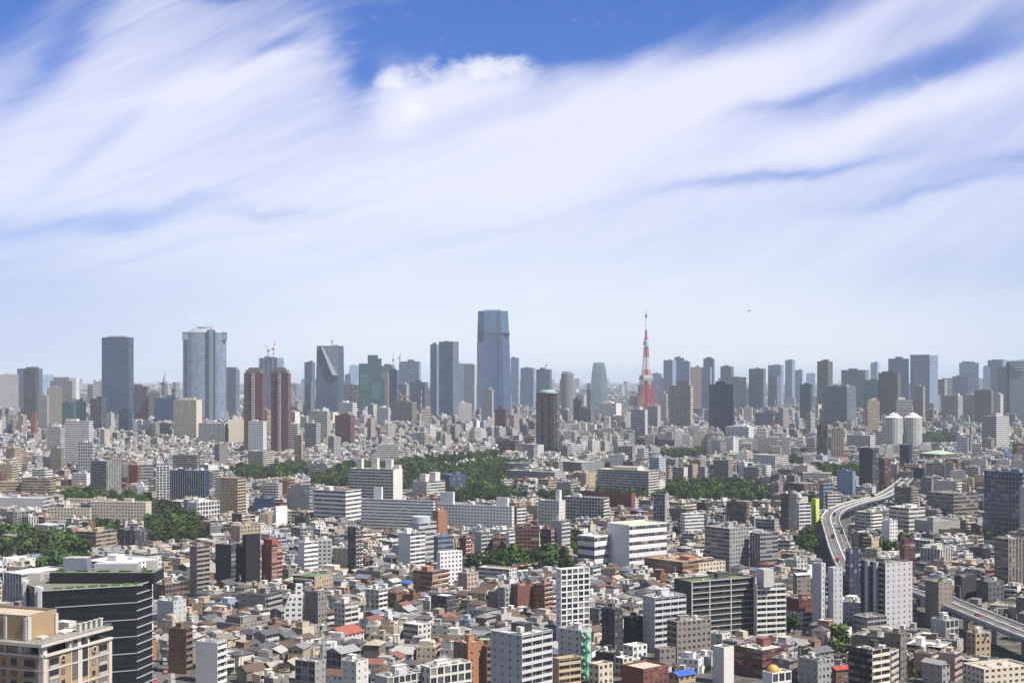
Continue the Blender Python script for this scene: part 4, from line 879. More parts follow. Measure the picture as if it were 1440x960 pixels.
def extras(o, root, b, w, d, h, col, r):
    opt = o['opt']
    if 'twin' in opt:                       # orange hipped crown over a green glass storey, white balcony corners
        q = MB(); q.loft([(h, [(-w * .42, -d * .42), (w * .42, -d * .42), (w * .42, d * .42), (-w * .42, d * .42)]), (h + 6, [(-w * .42, -d * .42), (w * .42, -d * .42), (w * .42, d * .42), (-w * .42, d * .42)])], 'C', (.12, .2, .17)); q.build('glass_storey', root)
        q = MB(); q.loft([(h + 6, [(-w * .3, -d * .3), (w * .3, -d * .3), (w * .3, d * .3), (-w * .3, d * .3)]), (h + 10, [(-w * .26, -d * .26), (w * .26, -d * .26), (w * .26, d * .26), (-w * .26, d * .26)])], 'P', (.38, .10, .06), capcol=(.38, .10, .06)); q.build('crown', root)
        for sx, sy in ((0, -1),):
            q = MB(); cw = w * (.12 if sx else .16); q.loft([(0, [(sx * w * .5 - cw / 2, sy * d * .5 - 1.6), (sx * w * .5 + cw / 2, sy * d * .5 - 1.6), (sx * w * .5 + cw / 2, sy * d * .5 + 1.6), (sx * w * .5 - cw / 2, sy * d * .5 + 1.6)]), (h, [(sx * w * .5 - cw / 2, sy * d * .5 - 1.6), (sx * w * .5 + cw / 2, sy * d * .5 - 1.6), (sx * w * .5 + cw / 2, sy * d * .5 + 1.6), (sx * w * .5 - cw / 2, sy * d * .5 + 1.6)])], 'R', (.62, .6, .56)); q.build('balcony_bay', root)
    if 'bay' in opt:
        for sx in (-.33, 0, .33):
            q = MB(); bw = w * .2; q.loft([(0, [(sx * w - bw / 2, -d / 2 - 2.5), (sx * w + bw / 2, -d / 2 - 2.5), (sx * w + bw / 2, -d / 2), (sx * w - bw / 2, -d / 2)]), (h - 4, [(sx * w - bw / 2, -d / 2 - 2.5), (sx * w + bw / 2, -d / 2 - 2.5), (sx * w + bw / 2, -d / 2), (sx * w - bw / 2, -d / 2)])], 'B', (.34, .25, .2)); q.build('balcony_bay', root)
        q = MB(); q.cyl(0, 0, h, w * .42, 3, 'wall_plain', (.4, .38, .34), 20, r2=w * .42, top=(.22, .42, .33)); q.cyl(0, 0, h + 3, w * .36, 4, 'wall_plain', (.25, .45, .36), 20, r2=w * .28); q.build('crown', root)
    if 'rib' in opt:
        n = 16
        for i in range(n + 1):
            q = MB(); x = -w / 2 + w * i / n; q.box(x, -d / 2 - .35, 0, .5, .7, h + 1.2, 'wall_plain', (.16, .19, .26)); q.build('rib', root)
    if 'sign' in opt:
        q = MB(); q.box(w / 2 - 5, -d / 2 - .12, h - 8.5, 3.0, .24, 3.4, 'paint', (.75, .8, .85), bottom=True); q.build('sign_board', root)
        q = MB(); q.box(w / 2 - 5, -d / 2 - .28, h - 8.0, 1.9, .08, 2.4, 'paint', (.03, .12, .5), bottom=True); q.build('sign_emblem', root)
    if 'drum' in opt:
        q = MB(); q.cyl(-w * .08, 0, h - .95, min(w, d) * .55, 5.0, 'wall_plain', (.5, .52, .6), 28); q.build('drum', root)
    if 'plant' in opt:                      # climbing plant motif on the corner
        q = MB(); x = w * .28
        q.bar((x, -d / 2 - .1, 1), (x, -d / 2 - .1, h - 6), .8, 'paint', (.03, .2, .05))
        for i in range(7):
            z = 5 + i * (h - 14) / 6; L = 3.2 - .25 * i
            for s_ in (-1, 1):
                A = [(x, -d / 2 - .14, z), (x + s_ * L * .6, -d / 2 - .14, z + .4), (x + s_ * L, -d / 2 - .14, z + 2.6), (x + s_ * L * .35, -d / 2 - .14, z + 2.2)]
                q.face(A if s_ > 0 else A[::-1], 'paint', (.03, .22, .05))
        q.build('plant_motif', root)
    if 'solar' in opt:
        for i in range(5):
            q = MB(); x = -w * .36 + i * w * .18
            q.face([(x - w * .07, -d * .3, h - .3), (x + w * .07, -d * .3, h - .3), (x + w * .07, d * .3, h + .6), (x - w * .07, d * .3, h + .6)], 'glass', (.02, .03, .06)); q.box(x, d * .28, h - .95, w * .1, .2, 1.4, 'metal', (.4, .4, .4)); q.build('solar_panel', root)
    if 'green' in opt:
        q = MB(); q.box(w * .05, -d * .3, h - .95, w * .3, d * .16, .12, 'roof', (.06, .2, .1)); q.build('roof_mat', root)
        q = MB(); q.box(-w * .1, d * .1, h - .95, 7, 5, 3.4, 'metal', (.03, .03, .035)); q.build('machine_screen', root)
    if 'stair' in opt:                      # green outer stair tower with zigzag flights
        q = MB(); x, y = w / 2 + 1.6, -d * .25
        for sx in (-1.5, 1.5):
            for sy in (-2, 2): q.bar((x + sx, y + sy, 0), (x + sx, y + sy, h - 1), .25, 'paint', (.03, .28, .14))
        q.build('stair_frame', root)
        n = int(h / 3.2)
        for i in range(n):
            q = MB(); z = i * (h - 1) / n; s_ = 1 if i % 2 else -1; zz = z + (h - 1) / n
            q.bar((x, y - 2 * s_, z), (x, y + 2 * s_, zz), 1.1, 'paint', (.04, .36, .18)); q.box(x, y + 2 * s_, zz - .1, 3, 1.2, .2, 'paint', (.04, .32, .16), bottom=True); q.build('stair_flight', root)
    if 'dome' in opt:
        q = MB(); rr = 3.0
        for i in range(6):
            a, c = math.pi / 2 * i / 6, math.pi / 2 * (i + 1) / 6; q.cyl(-w / 2 + 3.5, -d / 2 + 3.5, h - .9 + 1 + rr * math.sin(a), rr * math.cos(a), rr * (math.sin(c) - math.sin(a)), 'metal', (.62, .36, .08), 18, r2=max(.05, rr * math.cos(c)))
        q.cyl(-w / 2 + 3.5, -d / 2 + 3.5, h - .95, rr, 1.05, 'wall_plain', (.6, .5, .3), 18); q.build('gold_dome', root)
    if 'grid2' in opt or 'fins' in opt:
        n = 3 if 'fins' in opt else 2; L = w if 'fins' in opt else d
        if 'grid2' in opt:
            nf = round(h / 3.15)
            for i in range(nf + 1):
                q = MB(); q.box(w / 2 + .16, 0, max(0, i * h / nf - .2), .32, d, .38, 'wall_plain', (.52, .52, .5), bottom=True); q.build('floor_band', root)
            for t in (-.5, -.22, .12, .5):
                q = MB(); q.box(w / 2 + .22, t * (d - .7), 0, .44, .6, h + .4, 'wall_plain', (.52, .52, .5)); q.build('pier', root)
        else:
            for t in (-.17, .17):
                q = MB(); q.box(t * w, -d / 2 - .9, 0, w * .13, 1.8, h + .3, 'wall_plain', (.42, .43, .5)); q.build('stair_shaft', root)
            nf = round(h / 3.15)
            for i in range(nf):
                for cx_ in (-.36, 0.0, .36):
                    q = MB(); z = i * h / nf + .2; hw = w * .1
                    for s_ in (-1, 1): q.bar((cx_ * w + s_ * hw, -d / 2 - .1, z + .5), (cx_ * w, -d / 2 - 2.2, z + .5), .75, 'wall_plain', (.13, .13, .16))
                    q.build('zigzag_balcony', root)
    if 'grid' in opt:
        D = o['D']
        for i in range(5):
            q = MB(); x = -w / 2 + 2 + (w - 4) * i / 4; q.bar((x, -d / 2 - .6, h * .74), (x, -d / 2 - .6, h + 1), 2.2, 'metal', (.35, .38, .45)); q.build('column', root)
    if 'panel' in opt:
        q = MB(); q.box(0, -d / 2 - .6, 4, w * .62, 1.2, h - 12, 'wall_plain', (.30, .36, .44)); q.build('centre_panel', root)
        q = MB(); q.box(0, 0, h, w + 2, d + 2, 4, 'wall_plain', (.5, .55, .6), bottom=True); q.build('roof_band', root)


ROWS = parse(TOWERS, 'T') + parse(MIDS, 'M') + parse(FRONT, 'F')
SPECIAL_T = [r_ for r_ in ROWS if 'taper' in r_['opt']]
for r_ in ROWS:
    if 'taper' not in r_['opt']: hand(r_)
# ------------------------------------------------------------------ towers with a shape of their own
def rect(cx, cy, w, d): return [(cx - w / 2, cy - d / 2), (cx + w / 2, cy - d / 2), (cx + w / 2, cy + d / 2), (cx - w / 2, cy + d / 2)]
def ngon(rx, ry, n, p=2.0):
    out = []
    for i in range(n):
        a = 2 * math.pi * (i + .5) / n; c, s_ = math.cos(a), math.sin(a)
        out.append((rx * math.copysign(abs(c) ** (2 / p), c), ry * math.copysign(abs(s_) ** (2 / p), s_)))
    return out
def sp_root(name, x0, x1, yt, yb, label, cat, anchor=None, yv=None, depth_m=None):
    D = depth(yb); X = tx((x0 + x1) / 2) * D; W_ = (x1 - x0) / F * D; dd = depth_m or W_ * .8
    o = empty(name, (X, D + dd / 2, 0), -math.atan(X / D)); tag(o, label, cat)
    yv = yv or yt + .75 * (yb - yt); PROT.append((x0, x1, yt, yv, D)); occupy(X, D + dd / 2, W_, dd, 0)
    if anchor: ANCH.append(((x0 + x1) / 2, (yt + yv) / 2, anchor, (x1 - x0) / 2, (yv - yt) / 2))
    return o, D, W_, dd


# great faceted tower with domed crown
o, D, W_, dd = sp_root('office_tower', 252, 313, 457, 612, 'great many-faced glass tower with dark seam and domed crown, second tallest on the left', 'office tower', 'great faceted tower', 592)
hs = zat(467, D); k1 = (.155, .205, .285)
b = MB(); b.loft([(0, ngon(W_ / 2, dd / 2, 20, 3.0)), (hs, ngon(W_ / 2, dd / 2, 20, 3.0))], 'C', k1, fh=5.5); b.build('wall', o)
b = MB(); b.loft([(hs, ngon(W_ * .42, dd * .42, 16, 2.6)), (zat(461.5, D), ngon(W_ * .28, dd * .3, 16, 2.6))], 'P', (.34, .36, .42)); b.build('crown', o)
b = MB(); b.cyl(0, 0, zat(461.5, D), W_ * .16, zat(459, D) - zat(461.5, D), 'metal', (.3, .32, .38), 16); b.build('helipad', o)
for i in range(9):
    a = i * .7; b = MB(); b.cyl(W_ * .2 * math.cos(a), W_ * .1 * math.sin(a), zat(462, D), .6, 5 + 3 * (i % 3), 'metal', (.35, .33, .36), 5); b.build('antenna', o)
for (xa, xb, cc) in ((285.5, 288.5, (.05, .07, .1)), (294.5, 297, (.05, .07, .1))):
    b = MB(); b.box(((xa + xb) / 2 - 282.5) / F * D, -dd / 2 - 1, 0, (xb - xa) / F * D, 5, hs + 6, 'metal', cc); b.build('seam', o)
b = MB(); b.box((291.5 - 282.5) / F * D, -dd / 2 - 1.5, 0, 5.6 / F * D, 4, hs + 8, 'facade_C', (.10, .14, .19)); b.build('glass_bay', o)
for s_ in (-1, 1):
    b = MB(); b.box(s_ * W_ * .445, -dd * .22, hs - 1, W_ * .12, dd * .4, 1.5, 'metal', (.2, .25, .3)); b.box(s_ * W_ * .44, -dd * .2, hs - 19, W_ * .135, dd * .42, 18, 'facade_C', (.10, .2, .24)); b.build('corner_glass', o)

# creased dark tower
o, D, W_, dd = sp_root('office_tower', 441, 482, 484, 602, 'dark creased glass tower with pale slanting facet and rooftop mast', 'office tower', 'creased dark tower', 576)
def px2(x, y, xm, D): return ((x - xm) / F * D, zat(y, D))
m_ = 461.5; H_ = zat(486, D)
def lx(x): return (x - m_) / F * D
b = MB(); b.loft([(0, [(lx(441), -dd * .35), (lx(474), -dd / 2), (lx(482.5), -dd * .2), (lx(482), dd / 2), (lx(442), dd / 2)]),
                  (H_, [(lx(443.5), -dd * .3), (lx(473), -dd * .44), (lx(481), -dd * .2), (lx(480), dd / 2), (lx(445), dd / 2)])], 'C', (.04, .065, .11), fh=5); b.build('wall', o)
b = MB(); t_ = .03
def prism(b, pts, y0, y1, mat, col):
    """pts = (photo x, photo y) outline, y0 front depth at each vertex"""
    fr = [(lx(x), yy, zat(y, D)) for (x, y), yy in zip(pts, y0)]; bk = [(p[0], p[1] + y1, p[2]) for p in fr]; n = len(fr)
    A = sum(fr[i][0] * fr[(i + 1) % n][2] - fr[(i + 1) % n][0] * fr[i][2] for i in range(n))
    if A < 0: fr.reverse(); bk.reverse()
    b.face(fr, mat, col, [(p[0] / 3, p[2] / 5) for p in fr])
    for i in range(n): b.face([fr[i], bk[i], bk[(i + 1) % n], fr[(i + 1) % n]], mat, col)
prism(b, [(449.5, 488), (452, 487.5), (472.5, 528), (465, 527)], [-dd * .46] * 2 + [-dd * .56] * 2, 14, 'metal', (.36, .43, .52)); b.build('pale_facet', o)
b = MB(); prism(b, [(452, 487.5), (473, 484.5), (474, 528), (472.5, 528)], [-dd * .45, -dd * .5, -dd * .55, -dd * .55], 12, 'facade_R', (.2, .25, .31)); b.build('banded_facet', o)
b = MB(); b.cyl(lx(465), 0, H_, 2.2, zat(477, D) - H_, 'metal', (.5, .5, .52), 6); b.cyl(lx(465), 0, zat(479, D), 4, 3, 'metal', (.5, .5, .52), 6); b.build('mast', o)

# stepped green tower
o, D, W_, dd = sp_root('office_tower', 503, 540, 499, 598, 'stepped dark green glass tower rising to a narrow top', 'office tower', 'stepped green tower', 570)
m_ = 521.5
for i, (xa, xb, y) in enumerate(((503, 515.5, 511), (515.5, 530, 499), (530, 535, 504), (535, 539.5, 532))):
    b = MB(); b.loft([(0, rect((lx(xa) + lx(xb)) / 2, i * .3, lx(xb) - lx(xa), dd)), (zat(y, D), rect((lx(xa) + lx(xb)) / 2, i * .3, lx(xb) - lx(xa), dd))], 'C', (.025, .07, .085), fh=5, off=i * 7); b.build('tower_section', o)
for i, (xa, xb, ya, yb_) in enumerate(((505, 517, 525, 548), (520, 533, 538, 562))):
    b = MB(); b.box((lx(xa) + lx(xb)) / 2, -dd / 2 - .8, zat(yb_, D), lx(xb) - lx(xa), 2, zat(ya, D) - zat(yb_, D), 'facade_C', (.03, .085, .09)); b.build('glass_bay', o)

# tallest tower
o, D, W_, dd = sp_root('skyscraper', 670, 718, 435, 603, 'tallest blue glass skyscraper with slightly tapering sides and notched top', 'skyscraper', 'tallest tower', 573)
m_ = 694
def sec(xa, xb, q): return [(lx(xa), -dd * .4), (lx(xa + 9), -dd / 2), (lx(xb - 10), -dd / 2), (lx(xb), -dd * .4), (lx(xb), dd / 2), (lx(xa), dd / 2)]
b = MB(); b.loft([(0, sec(670.5, 718.5, 0)), (zat(520, D), sec(670.5, 717.5, 0)), (zat(468, D), sec(671, 715.8, 0))], 'C', (.065, .11, .21), fh=5, cap=False)
b.loft([(zat(468, D), sec(671, 715.8, 0)), (zat(437, D), sec(672, 714, 0))], 'C', (.09, .15, .26), fh=5); b.build('wall', o)
b = MB(); b.box(lx(692), 0, zat(437, D) - .5, lx(704) - lx(680), dd * .6, 5, 'facade_C', (.2, .27, .38)); b.build('crown', o)
b = MB(); b.box(lx(700.5), -dd / 2 - .1, 0, 1.6, 1.2, zat(437, D), 'metal', (.05, .07, .12)); b.build('seam', o)
b = MB(); b.box(lx(694), 0, zat(469, D), lx(716) - lx(671) + 1, dd * 1.01, 2.0, 'metal', (.06, .09, .14)); b.build('belt', o)
b = MB(); b.box(lx(675.5), -dd * .46, 0, lx(681) - lx(671), 8, zat(481, D), 'facade_C', (.06, .10, .18)); b.build('dark_bay', o)

# round tower, bullet tower
o, D, W_, dd = sp_root('office_tower', 789, 807, 522, 596, 'round grey tan tower with domed top left of the tapering rounded tower', 'office tower', 'round grey tower', 570)
b = MB(); b.loft([(0, ngon(W_ / 2, W_ / 2, 20)), (zat(526, D), ngon(W_ / 2, W_ / 2, 20)), (zat(522, D), ngon(W_ * .33, W_ * .33, 20))], 'V', (.27, .27, .29)); b.build('wall', o)
o, D, W_, dd = sp_root('office_tower', 831, 855, 509.5, 593, 'pale green grey tapering tower with rounded shoulders', 'office tower', 'tapering rounded tower', 567)
for nm, s_, cc in (('wall', (-1, .25), (.13, .19, .24)), ('side_wall', (.25, 1), (.2, .26, .28))):
    b = MB(); sc = []
    for y, q in ((593, 1), (560, .99), (540, .95), (525, .86), (515, .74), (511, .66), (509.5, .58)):
        a_, b_ = s_[0] * W_ / 2 * q, s_[1] * W_ / 2 * (q if abs(s_[1]) == 1 else 1)
        if s_[0] == .25: a_ = .25 * W_ / 2
        sc.append((zat(y, D), [(a_, -dd * .5 * q), (b_, -dd * .5 * q), (b_, dd * .4), (a_, dd * .4)]))
    b.loft(sc, 'C', cc, fh=5); b.build(nm, o)

# two white drum towers with conical lids
for i, (xa, xb) in enumerate(((1247, 1272), (1274, 1299.5))):
    o, D, W_, dd = sp_root('apartment_tower', xa, xb, 582, 632, ('left' if i == 0 else 'right') + ' one of the two white drum towers with conical roofs', 'apartment tower', ('left' if i == 0 else 'right') + ' white drum', 614)
    b = MB(); b.loft([(0, ngon(W_ / 2, W_ / 2, 18)), (zat(587, D), ngon(W_ / 2, W_ / 2, 18))], 'V', (.74, .75, .75)); b.build('wall', o)
    b = MB(); b.cyl(0, 0, zat(587, D), W_ * .5, 3, 'wall_plain', (.78, .78, .76), 18, r2=W_ * .36); b.cyl(0, 0, zat(587, D) + 3, W_ * .3, 3.5, 'wall_plain', (.75, .75, .75), 14, r2=W_ * .26, dome=4); b.build('roof', o)

# angular stepped tower at the edge
o, D, W_, dd = sp_root('office_tower', 1416, 1462, 505, 604, 'angular pale blue tower with sloping shoulders and dark seam at the right edge', 'office tower', 'angular stepped tower', 584)
m_ = 1439
for i, (pts, cc) in enumerate(((((1417, 530), (1424, 507), (1462, 505), (1462, 604), (1414, 604)), (.30, .36, .45)), (((1409, 590), (1416, 566), (1418, 566), (1418, 604), (1409, 604)), (.34, .38, .46)))):
    b = MB(); prism(b, pts, [-dd / 2 - i] * len(pts), dd, 'facade_W', cc); b.build('tower_section', o)
b = MB(); b.box(lx(1425.5), -dd / 2 - 1, 0, 6, 3, zat(509, D), 'metal', (.05, .06, .09)); b.build('seam', o)
for i in range(4):
    b = MB(); b.bar((lx(1424 + i * 4), -dd / 2 - 1, zat(508 + i * 4, D)), (lx(1446), -dd / 2 - 1, zat(508 + i * 4, D)), 3, 'wall_plain', (.7, .7, .72)); b.build('ledge', o)

# slanting white block
r_ = SPECIAL_T[0]; D = depth(r_['yb']); m_ = 413
o, D, W_, dd = sp_root('apartment_block', 398, 428, 822, 884, r_['label'], 'apartment block', r_['anchor'], 872, 11)
b = MB(); W0 = lx(428); L0 = lx(398)
b.loft([(0, [(L0, -5.5), (W0 - 2, -5.5), (W0 - 2, 5.5), (L0, 5.5)]), (zat(856, D), [(L0, -5.5), (W0 - 2, -5.5), (W0 - 2, 5.5), (L0, 5.5)]), (zat(836, D), [(lx(405), -5.5), (lx(424), -5.5), (lx(424), 5.5), (lx(405), 5.5)])], 'W', (.76, .77, .79), fh=3.1, capcol=(.6, .6, .6)); b.build('wall', o)
b = MB(); b.loft([(zat(840, D), [(lx(413), -3), (lx(424) - .5, -3), (lx(424) - .5, 4), (lx(413), 4)]), (zat(823, D), [(lx(414), -3), (lx(423.5), -3), (lx(423.5), 4), (lx(414), 4)])], 'W', (.76, .77, .79), fh=3.1, capcol=(.6, .6, .6)); b.build('penthouse', o)


# ------------------------------------------------------------------ red and white lattice tower
D = 4000.0; LX = tx(908.6) * D
lt = empty('lattice_tower', (LX, D, 0), R(20)); tag(lt, 'tall red and white steel lattice tower with two observation decks and a thin mast', 'lattice tower')
PROT.append((895, 923, 437, 574, D)); ANCH.append((908, 540, 'red lattice tower', 8, 90)); occupy(LX, D, 90, 90, 0)
RED, WHT = (.42, .055, .06), (.72, .72, .74)
prof = [(0, 46), (30, 40), (64, 30), (80, 26), (97, 21.5), (111, 18.5), (125, 16), (139, 13.5), (155, 11), (170, 9.2), (185, 8), (205, 6.8), (220, 6), (236, 5.2)]
def bandc(z): return RED if z < 172 or 203 < z < 238 else WHT
for q in range(4):
    sx, sy = ((-1, -1), (1, -1), (1, 1), (-1, 1))[q]; b = MB()
    for (z0, a), (z1, c) in zip(prof, prof[1:]):
        b.bar((sx * a / 1.2, sy * a / 1.2, z0), (sx * c / 1.2, sy * c / 1.2, z1), 2.1 if z0 < 120 else 1.4, 'paint', bandc((z0 + z1) / 2))
    b.build('leg', lt)
for (z0, a), (z1, c) in zip(prof, prof[1:]):
    b = MB(); a /= 1.2; c /= 1.2; cc = bandc((z0 + z1) / 2); th = .75 if z0 < 120 else .6
    P = [(-1, -1), (1, -1), (1, 1), (-1, 1)]
    for i in range(4):
        p, q = P[i], P[(i + 1) % 4]; zm, mm = (z0 + z1) / 2, (a + c) / 2
        if z0 == 0: continue
        for (s0, sz, s1, ez) in ((a, z0, mm, zm), (mm, zm, c, z1)):
            b.bar((p[0] * s0, p[1] * s0, sz), (q[0] * s1, q[1] * s1, ez), th, 'paint', cc); b.bar((q[0] * s0, q[1] * s0, sz), (p[0] * s1, p[1] * s1, ez), th, 'paint', cc)
            b.bar((p[0] * s1, p[1] * s1, ez), (q[0] * s1, q[1] * s1, ez), th, 'paint', cc)
    if b.v: b.build('lattice', lt)
b = MB(); b.loft([(20, rect(0, 0, 6.5, 6.5)), (139, rect(0, 0, 6, 6))], 'M', (.36, .04, .045)); b.build('lift_shaft', lt)
b = MB(); b.loft([(155, rect(0, 0, 4.5, 4.5)), (236, rect(0, 0, 3, 3))], 'M', (.5, .12, .12)); b.build('lift_shaft', lt)
b = MB(); b.box(0, 0, 139, 29, 29, 4, 'paint', (.5, .5, .53), bottom=True); b.box(0, 0, 143, 31, 31, 5, 'facade_R', (.45, .46, .5)); b.box(0, 0, 148, 28, 28, 6, 'facade_R', (.62, .62, .64)); b.build('main_deck', lt)
b = MB(); b.cyl(0, 0, 238, 7.5, 13, 'metal', (.45, .55, .64), 12, r2=8); b.build('top_deck', lt)
b = MB(); b.cyl(0, 0, 251, 5, 4, 'paint', WHT, 10); b.cyl(0, 0, 257, 7.5, 3, 'paint', RED, 12, r2=6); b.build('ring', lt)
for (za, zb, w_, cc) in ((255, 283, 5.5, RED), (283, 318, 3.0, WHT), (318, 327, 4.0, (.03, .03, .035)), (327, 338, 1.5, (.3, .3, .32))):
    b = MB(); b.loft([(za, rect(0, 0, w_, w_)), (zb, rect(0, 0, w_ * .8, w_ * .8))], 'A', cc, capcol=cc); b.build('mast', lt)


# ------------------------------------------------------------------ cranes
def crane(x, yb, yt, D, base_z, label, jib=(8, 26), sc=1.0, cc=(.55, .05, .05)):
    X = tx(x) * D; zt = zat(yt, D); zb = base_z; o = empty('tower_crane', (X, D, 0)); tag(o, label, 'crane', 'cranes on construction sites')
    hm = zb + (zt - zb) * .45; b = MB(); n = 5; t_ = 1.1 * sc
    for i in range(n):
        za, zc = zb + (hm - zb) * i / n, zb + (hm - zb) * (i + 1) / n; k_ = cc if i % 2 == 0 else (.75, .75, .75)
        for sx, sy in ((-1, -1), (1, -1), (1, 1), (-1, 1)): b.bar((sx * 1.2 * sc, sy * 1.2 * sc, za), (sx * 1.2 * sc, sy * 1.2 * sc, zc), t_ * .6, 'paint', k_)
        b.bar((-1.2 * sc, -1.2 * sc, za), (1.2 * sc, -1.2 * sc, zc), t_ * .5, 'paint', k_); b.bar((1.2 * sc, -1.2 * sc, za), (-1.2 * sc, -1.2 * sc, zc), t_ * .5, 'paint', k_)
    b.build('mast', o)
    b = MB(); b.box(0, 0, hm, 4 * sc, 4 * sc, 3 * sc, 'paint', cc, bottom=True); b.build('cab', o)
    b = MB(); b.box(-jib[0] * .25 * sc if jib[0] > 0 else -jib[0] * .25 * sc, 0, hm + 1, 5 * sc, 3 * sc, 2.4 * sc, 'paint', (.3, .3, .32), bottom=True); b.build('counterweight', o)
    b = MB(); n = 6; p0 = Vector((0, 0, hm + 2 * sc)); p1 = Vector((jib[0], 0, zt))
    for i in range(n):
        a_, c_ = p0.lerp(p1, i / n), p0.lerp(p1, (i + 1) / n); b.bar(a_, c_, t_ * (1.4 - i * .12), 'paint', cc if i % 2 == 0 else (.78, .78, .78), t_ * (1.3 - i * .12))
    b.build('jib', o)
    b = MB(); b.bar((-jib[0] * .3, 0, hm + 6 * sc), (p1.x * .9, 0, hm + (zt - hm) * .9), .35 * sc, 'metal', (.3, .3, .3)); b.build('cable', o)
    return o
crane(377, 503, 482, depth(600) + 5, zat(503, depth(600)), 'red crane on the unfinished tower, jib leaning left', (-12, 20), 1.3)
crane(384.5, 503, 477, depth(600) + 5, zat(503, depth(600)), 'red crane on the unfinished tower, jib leaning right', (9, 20), 1.3)
crane(229, 556, 522, 3700, zat(556, 3700), 'taller red crane left of the great faceted tower', (8, 20), 1.7)
crane(243, 558, 540, 3700, zat(558, 3700), 'shorter red crane beside the great faceted tower', (-8, 20), 1.7)
crane(553, 516, 495, depth(590), zat(516, depth(590)), 'hazy red crane above the blue slab, left one', (2, 20), 1.5)
crane(562, 512, 494, depth(588), zat(512, depth(588)), 'hazy red crane beside the broad blue tower, right one', (8, 20), 1.5)
crane(565, 565, 548, depth(604), zat(566, depth(604)), 'red gantry crane leaning left over the grey brown block', (-14, 20), 1.5)
crane(574.5, 565, 550, depth(604), zat(566, depth(604)), 'red gantry crane upright over the grey brown block', (1, 20), 1.5)
crane(592, 575, 548, depth(603), 0, 'red crane tower standing before the brown purple tower', (1.5, 20), 1.9)
crane(768, 519, 509, depth(581), zat(519, depth(581)), 'red and white mast on the dark hazy blue block', (.5, 20), 1.6)
crane(779, 545, 518, depth(590), 0, 'thin red crane left of the round grey tower', (1, 20), 1.4)
crane(727, 815, 792, depth(818), 8, 'near red and white crane with its boom low to the right', (15, 20), .55)
crane(1088, 612, 562, depth(625), 0, 'red lattice crane mast by the hazy stepped buildings', (4, 20), 1.0)
crane(232, 655, 628, depth(672), 0, 'red and white striped crane above tan brown balcony block', (-3, 20), .8)


# ------------------------------------------------------------------ elevated road
ZD = 13.0
def g_at(x, y, z=0): D_ = depth(y, z); return Vector((tx(x) * D_, D_))
ctl = [g_at(x, y, ZD) for x, y in ((1276, 672), (1262, 684), (1240, 697), (1205, 706), (1178, 716), (1168, 728), (1172, 745), (1184, 778), (1200, 802), (1245, 820), (1300, 833), (1350, 853), (1440, 889), (1510, 915))]
path = []
for i in range(len(ctl) - 1):
    p0, p1, p2, p3 = ctl[max(0, i - 1)], ctl[i], ctl[i + 1], ctl[min(len(ctl) - 1, i + 2)]
    n = max(3, int((p2 - p1).length / 9))
    for j in range(n):
        t = j / n; path.append(.5 * ((2 * p1) + (p2 - p0) * t + (2 * p0 - 5 * p1 + 4 * p2 - p3) * t * t + (3 * p1 - p0 - 3 * p2 + p3) * t ** 3))
path.append(ctl[-1])
nor = []
for i in range(len(path)):
    d_ = (path[min(i + 1, len(path) - 1)] - path[max(0, i - 1)]).normalized(); nor.append(Vector((-d_.y, d_.x)))
arc = [0]
for a_, c_ in zip(path, path[1:]): arc.append(arc[-1] + (c_ - a_).length)
def strip(b, prof_, mat, col, i0=0, i1=None, pick=None):
    i1 = i1 or len(path) - 1; n = len(prof_)
    for i in range(i0, i1):
        if pick and not pick(i): continue
        for j in range(n if n > 2 else 1):
            (u0, z0), (u1, z1) = prof_[j], prof_[(j + 1) % n]
            A, B = path[i], path[i + 1]
            b.face([(A.x + nor[i].x * u0, A.y + nor[i].y * u0, z0), (A.x + nor[i].x * u1, A.y + nor[i].y * u1, z1), (B.x + nor[i + 1].x * u1, B.y + nor[i + 1].y * u1, z1), (B.x + nor[i + 1].x * u0, B.y + nor[i + 1].y * u0, z0)], mat, col)
HW = 8.2
ex = MB(); strip(ex, [(-HW, ZD), (HW, ZD), (HW, ZD - 1.8), (HW - 2.5, ZD - 2.6), (-HW + 2.5, ZD - 2.6), (-HW, ZD - 1.8)], 'concrete', (.36, .35, .33))
exo = ex.build('elevated_road'); exo['kind'] = 'structure'
b = MB(); strip(b, [(-HW + .6, ZD + .006), (HW - .6, ZD + .006)], 'asphalt', (.1, .1, .1)); b.build('road_surface', exo)
for u in (-HW + .2, 0, HW - .2):
    b = MB(); t = .28 if u else .45; hgt = 1.1 if u else .9; strip(b, [(u - t, ZD + hgt), (u + t, ZD + hgt), (u + t, ZD), (u - t, ZD)], 'wall_plain', (.62, .6, .56)); b.build('barrier', exo)
dash = set()
for i in range(len(path) - 1):
    if int(arc[i] / 9) % 2 == 0: dash.add(i)
for u in (-4.4, 4.4):
    b = MB(); strip(b, [(u - .16, ZD + .012), (u + .16, ZD + .012)], 'paint', (.75, .75, .75), pick=lambda i: i in dash); b.build('lane_marking', exo)
for u in (-HW + 1.2, -1.1, 1.1, HW - 1.2):
    b = MB(); strip(b, [(u - .1, ZD + .012), (u + .1, ZD + .012)], 'paint', (.7, .7, .7)); b.build('edge_line', exo)
b = MB(); strip(b, [(HW + .12, ZD - .1), (HW + .2, ZD - .1), (HW + .2, ZD - 1.7), (HW + .12, ZD - 1.7)], 'metal', (.14, .2, .3)); strip(b, [(-HW - .2, ZD - .1), (-HW - .12, ZD - .1), (-HW - .12, ZD - 1.7), (-HW - .2, ZD - 1.7)], 'metal', (.14, .2, .3)); b.build('girder', exo)
nx_ = 20; kk_ = 0
